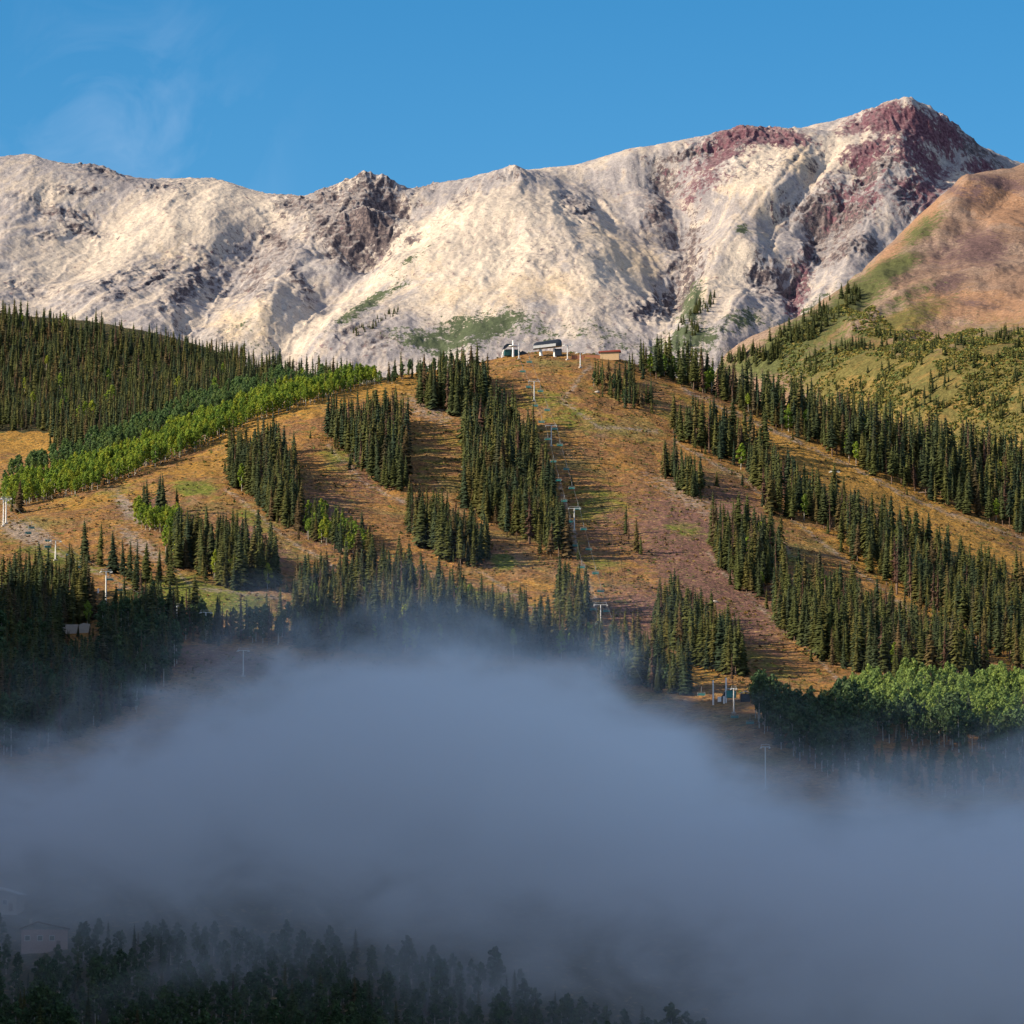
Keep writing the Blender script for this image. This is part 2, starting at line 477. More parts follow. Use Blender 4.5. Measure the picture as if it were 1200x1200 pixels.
# ------------------------------------------------------------------ terrain sheets
class Sheet:
    """height field over (x/y, y), spun from scattered ground points (thin plate spline)"""
    def __init__(s, pts, u0, u1, nu, y0, y1, ny, extra=None, crease=False):
        P = np.array([at_dist(a, b, c) for a, b, c in pts])
        if extra: P = np.vstack([P, np.array([[ray(a, 600)[0] * c, c, zz] for a, c, zz in extra], float)])
        X = P[:, :2] / 500.0
        n = len(X)
        def ker(r2): return r2 ** .62 if crease else np.where(r2 > 1e-12, 0.5 * r2 * np.log(np.maximum(r2, 1e-12)), 0)
        d2 = ((X[:, None] - X[None]) ** 2).sum(-1)
        A = np.zeros((n + 3, n + 3)); A[:n, :n] = ker(d2) + np.eye(n) * 2e-4
        A[:n, n] = 1; A[:n, n + 1:] = X; A[n, :n] = 1; A[n + 1:, :n] = X.T
        co = np.linalg.solve(A, np.concatenate([P[:, 2], np.zeros(3)]))
        s.us, s.ys = np.linspace(u0, u1, nu), np.linspace(y0, y1, ny)
        U, Y = np.meshgrid(s.us, s.ys)
        s.X, s.Y = U * Y, Y
        H = np.zeros_like(U)
        xs, yv = s.X / 500, s.Y / 500
        for i in range(n): H += co[i] * ker((xs - X[i, 0]) ** 2 + (yv - X[i, 1]) ** 2)
        s.H = H + co[n] + co[n + 1] * xs + co[n + 2] * yv
    def px(s): return to_px(s.X, s.Y, s.H)
    def h(s, x, y):
        x, y = np.asarray(x, float), np.asarray(y, float)
        fu = np.clip((x / y - s.us[0]) / (s.us[1] - s.us[0]), 0, len(s.us) - 1.001)
        fy = np.clip((y - s.ys[0]) / (s.ys[1] - s.ys[0]), 0, len(s.ys) - 1.001)
        i, j = fu.astype(int), fy.astype(int); a, b = fu - i, fy - j
        H = s.H
        return (H[j, i] * (1 - a) + H[j, i + 1] * a) * (1 - b) + (H[j + 1, i] * (1 - a) + H[j + 1, i + 1] * a) * b
    def hit(s, px, py, ymin=None):
        """ground point seen through (px, py); nan where the line of sight passes above"""
        u, w = ray(np.atleast_1d(px), np.atleast_1d(py))
        ys = np.arange(ymin or s.ys[0] + 1, s.ys[-1] - 1, 4.0)
        best = np.full(len(u), np.nan)
        for c in range(0, len(u), 1500):
            uu, ww = u[c:c + 1500, None], w[c:c + 1500, None]
            g = s.h(uu * ys, ys + 0 * uu) - ww * ys
            up = g > 0
            i = np.clip(up.argmax(1), 1, None); k = np.arange(len(i))
            g0, g1 = g[k, i - 1], g[k, i]
            best[c:c + 1500] = np.where(up.any(1), ys[i - 1] + 4.0 * np.clip(-g0 / (g1 - g0 + 1e-9), 0, 1), np.nan)
        return np.stack([u * best, best, w * best], -1)
    def mesh(s, name, mat, zone=None):
        ny, nu = s.H.shape
        V = np.stack([s.X, s.Y, s.H], -1).reshape(-1, 3)
        idx = np.arange(ny * nu).reshape(ny, nu)
        fc = np.stack([idx[:-1, :-1], idx[:-1, 1:], idx[1:, 1:], idx[1:, :-1]], -1).reshape(-1, 4)
        me = mesh_np(name, V, fc, [mat], True)
        if zone is not None:
            at = me.attributes.new('zone', 'FLOAT_COLOR', 'POINT')
            at.data.foreach_set('color', np.stack(zone, -1).reshape(-1).astype(np.float32))
        return link(name, me, kind='structure')

# --- the ski hill with the forested shoulder on its left
hp = []
low = [(1500, 1000), (1200, 1250), (1050, 1380), (900, 1600), (800, 1760)]
for px in (-250, 0, 300, 600, 900, 1200, 1450):
    for py, y in low: hp.append((px, py, y))
hp += [(-250, 720, 1880), (0, 740, 1850), (150, 735, 1850), (300, 735, 1860), (450, 735, 1870), (600, 735, 1880), (750, 735, 1890), (900, 740, 1890), (1050, 750, 1900), (1200, 770, 1900), (1450, 800, 1880)]
hp += [(0, 680, 1940), (150, 680, 1930), (240, 690, 1920), (300, 670, 1960), (450, 670, 1980), (600, 670, 1990), (750, 670, 2000), (900, 670, 2020), (1050, 680, 2050), (1200, 700, 2070), (1450, 740, 2050)]
hp += [(-250, 620, 2080), (0, 625, 2060), (150, 610, 2070), (300, 600, 2090), (450, 600, 2110), (600, 600, 2130), (750, 600, 2140), (900, 600, 2170), (1050, 620, 2190), (1200, 655, 2180), (1450, 700, 2170)]
hp += [(220, 560, 2170), (300, 520, 2240), (450, 510, 2270), (600, 500, 2300), (750, 510, 2300), (900, 530, 2310), (1050, 575, 2300), (1200, 622, 2280), (1450, 680, 2250)]
hp += [(-250, 612, 2120), (0, 598, 2130), (100, 576, 2170), (200, 538, 2235), (300, 490, 2310), (400, 462, 2360), (500, 441, 2400), (560, 426, 2440), (605, 415, 2470), (690, 414, 2480), (760, 431, 2470), (850, 460, 2460), (960, 495, 2450), (1080, 525, 2430), (1200, 552, 2420), (1450, 610, 2400)]
hp += [(-250, 560, 2350), (0, 570, 2330), (0, 520, 2500), (60, 505, 2540), (-250, 500, 2560), (0, 440, 2760), (0, 386, 2990), (-250, 370, 3000), (130, 535, 2400), (120, 470, 2690), (100, 399, 2990), (220, 505, 2420), (210, 455, 2680), (200, 418, 2990), (320, 470, 2480), (310, 447, 2720), (300, 438, 2960), (400, 456, 2520), (400, 450, 2760), (450, 446, 2620)]
ex = [(px, 3350, 230) for px in (-250, 0, 150, 300)] + [(480, 3300, 200), (480, 2900, 270)]
ex += [(px, 2750, z) for px, z in ((600, 240), (750, 220), (900, 200), (1100, 170), (1300, 150), (1500, 140))] + [(px, 3350, 150) for px in (650, 900, 1200, 1500)]
hill = Sheet(hp, -0.17, 0.17, 720, 950, 3350, 820, ex)
x_, y_ = hill.X, hill.Y
far_ = sstep(1700, 1900, y_)
hill.H += 2.2 * fbm(x_ / 70, y_ / 110, 3) + 0.55 * fbm(x_ / 11, y_ / 16, 3, .55, 3.1)
hpx, hpy = hill.px()
zg = blobs(hpx, hpy, [(420, 458, 130, 16, -12, 1), (290, 500, 70, 20, -22, .9), (240, 545, 80, 18, -15, .7), (120, 585, 90, 12, -8, .7), (1000, 560, 220, 26, 24, .95), (1130, 640, 120, 26, 24, .9), (560, 720, 60, 26, 10, .8), (1050, 680, 160, 20, 33, .75), (30, 515, 50, 25, 0, .9), (640, 700, 60, 40, 40, .5), (820, 790, 40, 20, 0, .8), (650, 540, 30, 100, 0, .35)])
zm = blobs(hpx, hpy, [(820, 650, 110, 60, 40, .95), (830, 660, 80, 60, 40, 1), (760, 725, 60, 40, 20, .9), (880, 720, 40, 60, -40, .8), (180, 600, 60, 22, 5, .7), (560, 650, 50, 25, 0, .6), (380, 610, 60, 45, 40, .65), (420, 560, 50, 40, 40, .5), (300, 640, 60, 30, 35, .7), (720, 620, 60, 60, 0, .5), (860, 600, 60, 40, 40, .7), (240, 775, 120, 20, 5, .9)])
zgr = blobs(hpx, hpy, [(700, 590, 40, 30, 0, .6), (520, 540, 50, 60, 0, .42), (640, 470, 50, 16, 0, .6), (860, 520, 50, 14, 30, .6), (930, 655, 60, 12, 35, .6), (560, 700, 60, 16, 0, .65), (400, 540, 40, 20, 30, .55), (800, 620, 30, 14, 0, .55), (130, 575, 60, 8, -8, .5), (230, 573, 30, 10, 5, 1), (590, 658, 16, 9, 5, 1.1), (240, 700, 90, 22, 10, .95), (680, 492, 60, 20, 10, .55), (510, 545, 40, 40, 0, .42), (300, 610, 40, 12, 30, .6), (70, 655, 60, 12, 15, .8), (630, 735, 40, 16, 20, .8), (700, 660, 40, 14, 5, .5), (900, 780, 60, 20, 30, .5), (790, 480, 60, 20, 15, .4)])
zr = blobs(hpx, hpy, [(150, 596, 26, 10, 50, .8), (30, 625, 40, 14, 20, .8), (165, 640, 40, 12, 35, .7), (500, 480, 40, 16, 20, .55), (800, 580, 60, 14, 30, .55), (900, 630, 50, 10, 35, .6), (430, 520, 80, 8, 38, .45)])
trk = np.zeros_like(hpx)
for pts in ([(384, 522), (430, 568), (478, 592), (560, 668), (640, 722)], [(262, 572), (350, 642), (425, 682)], [(655, 560), (672, 625), (690, 690), (704, 738)], [(786, 515), (880, 568), (945, 622), (1060, 712), (1150, 775)], [(830, 650), (890, 712), (990, 800)], [(160, 628), (230, 690), (330, 700)], [(800, 456), (940, 520), (1100, 598), (1230, 640)], [(20, 622), (70, 650), (150, 690)], [(690, 430), (660, 470), (700, 500), (770, 505)]):
    d = np.full_like(hpx, 1e9)
    wx_, wy_ = hpx + 4 * fbm(hpx / 40, hpy / 30, 2, .5, 5), hpy + 2 * fbm(hpx / 40, hpy / 30, 2, .5, 15)
    for (x0, y0), (x1, y1) in zip(pts[:-1], pts[1:]):
        t_ = np.clip(((wx_ - x0) * (x1 - x0) + (wy_ - y0) * (y1 - y0)) / ((x1 - x0) ** 2 + (y1 - y0) ** 2), 0, 1)
        d = np.minimum(d, np.hypot(wx_ - x0 - t_ * (x1 - x0), wy_ - y0 - t_ * (y1 - y0)))
    trk = np.maximum(trk, .5 * np.exp(-(d / 4.0) ** 2))
zr = np.maximum(zr, trk)
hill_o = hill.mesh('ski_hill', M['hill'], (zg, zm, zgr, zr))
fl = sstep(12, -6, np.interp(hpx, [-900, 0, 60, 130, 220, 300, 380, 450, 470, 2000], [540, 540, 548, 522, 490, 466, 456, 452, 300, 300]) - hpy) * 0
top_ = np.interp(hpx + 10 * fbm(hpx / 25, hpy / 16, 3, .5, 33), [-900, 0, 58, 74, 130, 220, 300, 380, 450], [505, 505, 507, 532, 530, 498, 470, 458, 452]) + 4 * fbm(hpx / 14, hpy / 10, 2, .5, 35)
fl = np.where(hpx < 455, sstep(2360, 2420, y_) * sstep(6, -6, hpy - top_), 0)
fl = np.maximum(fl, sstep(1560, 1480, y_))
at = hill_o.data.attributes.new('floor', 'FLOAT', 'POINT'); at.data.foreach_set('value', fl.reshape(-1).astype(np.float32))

# --- the alpine slope on the right
ap = [(850, 421, 3400), (900, 396, 3500), (950, 366, 3600), (1000, 332, 3700), (1050, 290, 3800), (1100, 243, 3900), (1130, 213, 3980), (1160, 206, 4050), (1200, 197, 4120), (1300, 185, 4200), (1500, 170, 4250),
      (960, 450, 3120), (1050, 470, 2980), (1200, 500, 2880), (1400, 530, 2800), (1000, 410, 3330), (1100, 400, 3250), (1200, 400, 3200), (1400, 420, 3100), (1060, 365, 3480), (1120, 345, 3500), (1200, 342, 3480), (1400, 330, 3500),
      (1120, 290, 3740), (1200, 300, 3720), (1200, 250, 3920), (1160, 240, 3920), (1400, 260, 3900)]
ae = [(800, 3500, 330), (850, 3750, 400), (910, 3950, 470), (990, 4150, 560), (1100, 4350, 650), (1300, 4500, 720), (1500, 4500, 740), (900, 2800, 150), (1100, 2700, 200), (1300, 2700, 240), (760, 3100, 150), (700, 3500, 220), (780, 3900, 280), (860, 4300, 380)]
alp = Sheet(ap, 0.01, 0.20, 620, 2700, 4550, 620, ae, True)
apx, apy = alp.px()
alp.H += spurs(apx, apy, [([(1230, 335), (1160, 322), (1110, 326), (1050, 352), (1000, 388)], 12, 9), ([(1230, 305), (1160, 303), (1120, 303), (1060, 328), (1010, 355)], 12, -9), ([(1130, 214), (1112, 258), (1055, 298), (1000, 336)], 12, 7), ([(1185, 225), (1140, 265), (1100, 290)], 12, -8), ([(1160, 230), (1168, 260), (1200, 290)], 12, 3), ([(1200, 350), (1130, 372), (1080, 392)], 12, -6), ([(1040, 330), (1070, 372), (1060, 396)], 10, 5)])
alp.H += 4.5 * fbm(alp.X / 90, alp.Y / 150, 5) + 2.0 * ridged(alp.X / 60, alp.Y / 150, 3, .5, 7) * .6
apx, apy = alp.px()
agr = blobs(apx, apy, [(930, 398, 60, 22, -35, 1.1), (1000, 352, 70, 22, -38, .95), (1045, 314, 40, 14, -25, 1), (900, 425, 70, 20, -10, .95), (970, 415, 80, 20, -25, .75), (1080, 270, 40, 14, -40, .7), (1060, 350, 60, 12, -30, .55)])
apu = blobs(apx, apy, [(1150, 290, 36, 24, 0, .95), (1120, 300, 60, 26, 0, .6), (1100, 215, 60, 10, 20, .7), (1175, 215, 50, 10, 10, .8), (1110, 335, 30, 16, -20, .8), (1140, 355, 60, 8, 10, .55), (1080, 300, 40, 20, -40, .5), (1145, 225, 14, 20, 30, .7)])
ayg = blobs(apx, apy, [(1100, 460, 170, 60, 5, 1.1), (1200, 430, 130, 54, 0, 1.0), (1000, 440, 80, 50, -20, .95), (1050, 380, 80, 20, -25, .8), (1200, 520, 150, 60, 0, 1), (960, 390, 60, 24, -35, .8)])
aor = blobs(apx, apy, [(1150, 360, 90, 22, 5, 1), (1010, 405, 36, 14, -10, 1.2), (1170, 240, 60, 24, 20, 1), (1080, 255, 40, 14, -40, .9), (1040, 300, 40, 8, -42, .9), (935, 425, 25, 10, -10, .9)])
agr = np.clip(agr, 0, 1.2)
alp.mesh('alpine_slope', M['alpine'], (agr, apu, ayg, aor))

# --- the mountain range
sil = [(-300, 200, 5250), (-150, 192, 5250), (0, 188, 5250), (35, 186, 5245), (60, 193, 5250), (115, 199, 5260), (160, 212, 5280), (215, 220, 5290), (245, 214, 5260), (290, 222, 5240), (330, 233, 5230), (372, 232, 5220), (410, 217, 5190), (440, 209, 5170), (465, 218, 5180), (482, 226, 5230), (510, 216, 5200), (545, 211, 5160), (595, 205, 5120), (630, 211, 5160), (685, 212, 5190), (740, 185, 5220), (790, 170, 5250), (850, 158, 5270), (885, 152, 5260), (940, 154, 5290), (962, 163, 5320), (1000, 143, 5330), (1035, 130, 5320), (1063, 120, 5310), (1090, 127, 5350), (1120, 148, 5420), (1160, 178, 5500), (1200, 193, 5560), (1350, 240, 5700), (1500, 260, 5750)]
mp_ = list(sil) + [(1200, 218, 5420), (1160, 205, 5340), (1250, 228, 5450), (1200, 265, 5250), (1120, 190, 5280)]
mp_ += [(-300, 420, 4480), (0, 410, 4500), (150, 410, 4500), (300, 440, 4470), (450, 440, 4450), (600, 440, 4430), (750, 440, 4430), (900, 430, 4480), (1050, 430, 4530), (1250, 430, 4600), (1500, 430, 4700)]
mp_ += [(590, 250, 4950), (588, 300, 4780), (600, 350, 4630), (605, 395, 4530), (480, 265, 5080), (450, 320, 4930), (420, 370, 4740), (435, 250, 5010), (400, 300, 4880), (350, 360, 4690), (350, 280, 5030),
        (250, 265, 5030), (150, 265, 5040), (50, 260, 5040), (50, 330, 4790), (150, 330, 4790), (230, 330, 4790), (320, 300, 4990), (285, 345, 4830), (-200, 300, 4880),
        (690, 250, 5020), (670, 320, 4740), (770, 225, 5170), (795, 290, 5010), (795, 350, 4800), (740, 360, 4650), (720, 300, 4840), (840, 210, 5120), (905, 235, 5060), (860, 290, 4900), (830, 350, 4720),
        (1000, 220, 5170), (955, 285, 5020), (930, 345, 4820), (890, 300, 4860), (880, 370, 4640), (1060, 190, 5140), (1050, 240, 5030), (1010, 290, 4910), (1130, 230, 5130), (1150, 300, 4900), (980, 340, 4740)]
me_ = [(px, 6000, 620) for px in (-300, 0, 300, 600)] + [(px, 6300, 680) for px in (900, 1200, 1500)] + [(px, 4200, 420) for px in (-300, 0, 300, 600, 900, 1200, 1500)]
mtn = Sheet(mp_, -0.15, 0.15, 1150, 4330, 5900, 760, me_, True)
mpx, mpy = mtn.px()
crag = blobs(mpx, mpy, [(435, 250, 46, 40, 10, 1.0), (400, 275, 60, 34, 20, .85), (345, 240, 30, 16, 10, .8), (310, 310, 60, 40, -30, .55), (215, 340, 50, 14, -45, .75), (75, 255, 40, 10, 0, .7), (85, 228, 40, 8, 0, .6), (130, 340, 70, 10, -25, .6), (40, 340, 40, 12, 10, .5), (120, 205, 40, 7, 15, .75), (190, 222, 40, 10, 5, .6), (265, 330, 30, 30, -40, .5), (470, 300, 50, 14, -40, .4),
                          (680, 245, 26, 16, 30, .75), (770, 240, 22, 46, 20, .6), (800, 300, 26, 50, 10, .55), (780, 350, 40, 16, -25, .85), (990, 260, 40, 26, -20, .75), (960, 245, 40, 16, -30, .7), (1060, 230, 30, 30, 0, .55), (1000, 300, 50, 14, -10, .75), (935, 330, 14, 40, 15, .7), (895, 335, 22, 26, -10, .65), (905, 205, 60, 16, -10, .45), (1140, 170, 60, 14, 35, .5), (640, 300, 60, 30, 0, .25), (540, 240, 40, 14, -35, .5), (600, 215, 30, 8, 0, .45), (700, 420, 120, 14, 0, .3), (430, 400, 60, 24, 0, .5), (250, 390, 60, 16, 10, .4), (95, 268, 34, 8, 8, .7), (60, 278, 26, 7, -15, .6), (25, 240, 30, 6, 10, .5), (185, 330, 40, 9, -40, .8), (140, 355, 30, 8, -30, .7), (225, 300, 12, 6, 0, .6), (250, 210, 26, 6, 0, .6), (330, 290, 14, 40, -30, .8), (345, 330, 12, 30, -40, .7), (300, 345, 14, 26, -35, .7), (380, 240, 24, 26, 0, .9), (500, 215, 30, 10, -20, .6), (1030, 210, 40, 16, -30, .7), (960, 290, 30, 14, -30, .7), (900, 345, 20, 14, -30, .8), (760, 365, 30, 12, -20, .9), (810, 180, 50, 8, -10, .6)])
mar = blobs(mpx, mpy, [(870, 165, 46, 16, -8, 1), (915, 165, 40, 12, 20, .9), (840, 190, 40, 14, -20, .7), (1060, 150, 60, 24, 10, 1), (1105, 160, 30, 20, 35, .8), (1020, 190, 36, 16, -20, .9), (1080, 190, 40, 24, 10, .75), (1010, 150, 30, 10, -20, .8), (830, 215, 40, 14, -25, .55), (1085, 225, 40, 30, -20, .6), (935, 340, 12, 44, 15, .7), (1000, 240, 50, 24, -20, .5), (1150, 200, 30, 12, 20, .7)])
tan_ = blobs(mpx, mpy, [(740, 300, 70, 40, 30, .75), (560, 350, 120, 30, 0, .55), (200, 310, 60, 30, -20, .5), (280, 385, 60, 30, 0, .8), (500, 330, 50, 20, -40, .5), (940, 200, 30, 30, -40, .7), (880, 260, 30, 60, -40, .6), (640, 340, 60, 30, 0, .7), (60, 290, 80, 20, 0, .35), (830, 360, 30, 30, 0, .5), (1000, 210, 20, 60, 40, .4)])
mgr = blobs(mpx, mpy, [(560, 385, 70, 18, -8, 1.1), (430, 370, 60, 8, -32, .9), (520, 400, 80, 16, 0, .9), (700, 395, 60, 14, 5, .62), (810, 370, 20, 34, 10, .95), (800, 410, 60, 20, 0, .9), (870, 390, 40, 14, -30, .8), (930, 380, 60, 12, -35, .8), (280, 390, 60, 20, 0, .4), (480, 320, 40, 6, -35, .6), (870, 290, 10, 5, -20, .9), (740, 410, 80, 16, 0, .5), (620, 385, 60, 14, 10, .6), (310, 410, 60, 20, 10, .35)])
X, Y = mtn.X, mtn.Y
wx, wy = X + 18 * fbm(X / 90, Y / 90, 3, .5, 40), Y + 18 * fbm(X / 90, Y / 90, 3, .5, 80)
rough = np.clip(crag + .8 * mar, 0, 1)
back = sstep(5300, 5100, Y) * .75 + .25
mtn.H += (.32 + .56 * sstep(0, 60, mpy - np.interp(mpx, [q[0] for q in sil], [q[1] for q in sil]))) * spurs(mpx, mpy, [([(595, 207), (560, 250), (500, 300), (440, 350), (380, 400)], 26, 20), ([(482, 226), (450, 280), (400, 335), (335, 400)], 24, -26), ([(440, 210), (405, 255), (355, 300), (305, 370)], 24, 22), ([(352, 232), (310, 270), (268, 330), (225, 385)], 24, -22),
    ([(215, 222), (190, 280), (120, 350)], 28, 13), ([(160, 215), (100, 290), (40, 350)], 26, -14), ([(35, 188), (20, 260), (-30, 330)], 26, 12), ([(265, 225), (240, 300), (170, 380)], 16, 8),
    ([(690, 214), (735, 262), (778, 315), (795, 352), (772, 400)], 22, -16), ([(775, 200), (795, 250), (803, 300), (792, 355)], 18, -22), ([(962, 165), (920, 220), (880, 260), (845, 305), (805, 385)], 22, 26),
    ([(1000, 190), (940, 260), (900, 300), (868, 370), (850, 410)], 18, 18), ([(975, 168), (948, 232), (908, 285), (880, 340)], 14, -18), ([(1012, 220), (962, 288), (935, 330), (928, 375)], 15, -22),
    ([(1063, 122), (1050, 180), (1020, 250), (995, 330)], 22, 20), ([(1112, 180), (1082, 240), (1040, 300)], 16, -18), ([(1100, 130), (1135, 190), (1130, 230)], 14, 3), ([(740, 187), (755, 230), (765, 270)], 16, 10), ([(640, 212), (660, 280), (690, 360)], 22, 10), ([(600, 300), (560, 360), (520, 400)], 20, -9), ([(640, 320), (650, 370), (640, 400)], 16, -8)])
mtn.H += back * (4.0 * ridged(wx / 120, wy / 420, 2, .5, 2) + .6 * ridged(wx / 26, wy / 120, 3, .55, 9))
kk = np.interp(mpx, [-300, 420, 560, 640, 760, 830, 1300], [.36, .36, .16, -.05, -.12, .34, .36])
cc = X - kk * (Y - 4900) + 10 * fbm(X / 60, Y / 140, 3, .5, 61)
gul = ridged(cc / 44, Y / 620, 2, .5, 44); gul2 = ridged(cc / 17, Y / 300, 2, .55, 47)
mtn.H += back * (2.1 * np.clip(gul, -1, .8) + .35 * gul2 - 2.0)
crest_y = np.interp(mpx, [q[0] for q in sil], [q[2] for q in sil])
mtn.H += sstep(1150, 1090, mpx) * np.exp(-((Y - crest_y) / 45) ** 2) * np.clip(rough * 1.5, .12, 1) * (4.5 * ridged(X / 22, Y / 90, 3, .6, 71) - 3.2)
mtn.H += rough * (4.6 * (ridged(wx / 30, wy / 62, 4, .62, 15) - 1.2) + 1.6 * ridged(cc / 11, wy / 34, 3, .6, 22)) + .55 * fbm(X / 8, Y / 14, 3, .65, 5)
gy, gx = np.gradient(mtn.H, mtn.ys, axis=0), np.gradient(mtn.H, axis=1) / (np.gradient(X, axis=1))
steep = np.hypot(gx, gy)
crag = np.clip(crag + .45 * sstep(.85, 1.5, steep) * (.4 + rough), 0, 1.2)
mtn_o = mtn.mesh('mountain', M['mountain'], (crag, mar, tan_, mgr))
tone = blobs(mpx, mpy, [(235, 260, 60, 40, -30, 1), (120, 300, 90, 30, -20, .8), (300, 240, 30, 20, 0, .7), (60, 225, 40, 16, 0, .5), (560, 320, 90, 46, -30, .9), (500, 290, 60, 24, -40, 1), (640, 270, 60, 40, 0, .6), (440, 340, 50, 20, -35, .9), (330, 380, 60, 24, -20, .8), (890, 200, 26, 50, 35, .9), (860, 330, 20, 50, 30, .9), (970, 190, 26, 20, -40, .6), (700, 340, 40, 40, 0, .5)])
tone = tone - blobs(mpx, mpy, [(770, 250, 36, 70, 10, 1), (720, 200, 40, 20, -20, .7), (990, 280, 60, 50, -40, 1), (1050, 260, 50, 40, -30, .9), (930, 330, 24, 50, 10, .9), (460, 390, 60, 30, -20, .9), (560, 400, 90, 16, 0, .8), (1150, 170, 50, 20, 35, .9), (120, 210, 80, 12, 8, .7), (300, 300, 50, 40, -40, .6), (590, 215, 30, 10, 0, .6), (520, 235, 40, 12, -35, .6), (750, 400, 120, 20, 0, .6), (830, 230, 30, 40, 20, .6), (30, 250, 40, 20, 0, .3), (880, 300, 20, 30, 20, .5)])  # grey rock zones; right-facing slopes also get their half shade painted in
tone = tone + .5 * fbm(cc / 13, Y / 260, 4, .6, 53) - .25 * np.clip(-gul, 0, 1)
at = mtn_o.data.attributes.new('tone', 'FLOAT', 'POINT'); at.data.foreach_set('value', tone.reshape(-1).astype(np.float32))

# --- valley ground out to the horizon and the ridge that shades the valley from the low sun
gx_ = np.linspace(-14000, 14000, 60)
GX, GY = np.meshgrid(gx_, gx_ + 4000)
GZ = -95 + 0 * GX
idx = np.arange(3600).reshape(60, 60)
link('valley_ground', mesh_np('valley_ground', np.stack([GX, GY, GZ], -1).reshape(-1, 3), np.stack([idx[:-1, :-1], idx[:-1, 1:], idx[1:, 1:], idx[1:, :-1]], -1).reshape(-1, 4), [M['valley']]), kind='structure')

bl = [(-150, 690), (0, 708), (120, 725), (250, 740), (400, 748), (550, 752), (700, 770), (800, 822), (860, 836), (930, 820), (1000, 848), (1100, 872), (1200, 884), (1350, 900)]
bp = hill.hit([b[0] for b in bl], [b[1] for b in bl])
RX = -640.0
tt = (bp[:, 0] - RX) / -SUN[0]
cr = bp + tt[:, None] * SUN[None]
cr = cr[np.argsort(cr[:, 1])]
ry = np.linspace(500, 2600, 420); rx = np.linspace(-1500, -140, 200)
cz = np.interp(ry, np.concatenate([[500, 1000], cr[:, 1], [cr[-1, 1] + 250, 2600]]), np.concatenate([[cr[0, 2] + 160, cr[0, 2] + 70], cr[:, 2], [cr[-1, 2] - 170, -60]]))
RXX, RYY = np.meshgrid(rx, ry)
dxr = RXX - RX
RZ = cz[:, None] - np.where(dxr > 0, 1.45, 0.8) * np.sqrt(dxr ** 2 + 100) + 14.5 + 4 * fbm(RXX / 60, RYY / 60, 4) * sstep(0, 80, np.abs(dxr))
RZ = np.maximum(RZ, -120)
idx = np.arange(RZ.size).reshape(RZ.shape)
link('valley_ridge', mesh_np('valley_ridge', np.stack([RXX, RYY, RZ], -1).reshape(-1, 3), np.stack([idx[:-1, :-1], idx[:-1, 1:], idx[1:, 1:], idx[1:, :-1]], -1).reshape(-1, 4), [M['valley']], True), kind='structure')

# ------------------------------------------------------------------ fog lying in the valley
def fog_mat():
    n = NT('fog'); n.t.nodes.remove(n.b)
    v = n.new('ShaderNodeVolumePrincipled')
    sp = n.new('ShaderNodeSeparateXYZ'); n.ln(n.co, sp.inputs[0])
    x, y, z = sp.outputs
    fc = n.new('ShaderNodeFloatCurve'); cv = fc.mapping.curves[0]
    pts = [(-400, 58), (-157, 64), (-131, 70), (-105, 79), (-79, 90), (-52, 98), (-13, 98), (13, 94), (37, 83), (53, 71), (68, 60), (92, 49), (118, 47), (157, 51), (400, 50)]
    conv = [((a + 400) / 800, b / 150) for a, b in pts]
    while len(cv.points) < len(conv): cv.points.new(.5, .5)
    for p, q in zip(cv.points, conv): p.location = q
    fc.mapping.update()
    n.ln(n.math('DIVIDE', n.math('ADD', x, 400), 800), fc.inputs[1])
    ztop = n.math('MULTIPLY', fc.outputs[0], 150)
    fy = n.new('ShaderNodeFloatCurve'); cv = fy.mapping.curves[0]
    pts = [(-400, 1248), (-140, 1246), (-90, 1240), (-50, 1226), (0, 1202), (40, 1160), (70, 1110), (110, 1070), (400, 1060)]
    conv = [((a + 400) / 800, (b - 1000) / 500) for a, b in pts]
    while len(cv.points) < len(conv): cv.points.new(.5, .5)
    for p, q in zip(cv.points, conv): p.location = q
    fy.mapping.update()
    n.ln(n.math('DIVIDE', n.math('ADD', x, 400), 800), fy.inputs[1])
    yfr = n.math('ADD', n.math('MULTIPLY', fy.outputs[0], 500), 1000)
    nb = n.math('SUBTRACT', n.noise(80, 3, .55, (1, .7, 1.3), .5), .5)
    nf = n.math('SUBTRACT', n.noise(30, 5, .62, (.8, .7, 1.25), 1.2), .5)
    up = n.math('ADD', n.math('SUBTRACT', ztop, z), n.math('ADD', n.math('MULTIPLY', nb, 44), n.math('MULTIPLY', nf, 70)))
    top = n.rng(up, -4, 34)
    veil = n.math('MULTIPLY', n.rng(up, -30, 6), n.rng(nf, -.06, .22, 0, .07))
    front = n.rng(n.math('ADD', n.math('SUBTRACT', y, yfr), n.math('ADD', n.math('MULTIPLY', nb, 130), n.math('MULTIPLY', nf, 130))), -40, 190)
    den = n.math('MULTIPLY', n.math('MAXIMUM', n.math('MULTIPLY', top, n.rng(nf, -.22, .20, .22, 1.6)), veil), front)
    n.ln(n.math('MULTIPLY', den, .022), v.inputs['Density'])
    v.inputs['Color'].default_value = (1.0, .998, 1.0, 1)
    v.inputs['Anisotropy'].default_value = 0.0
    n.ln(v.outputs[0], n.t.nodes['Material Output'].inputs['Volume'])
    return n.m
M['fog'] = fog_mat()
b = MB(); b.box(0, 1425, 40, 760, 850, 210)
fog = b.obj('fog_bank', M['fog'], kind='stuff')

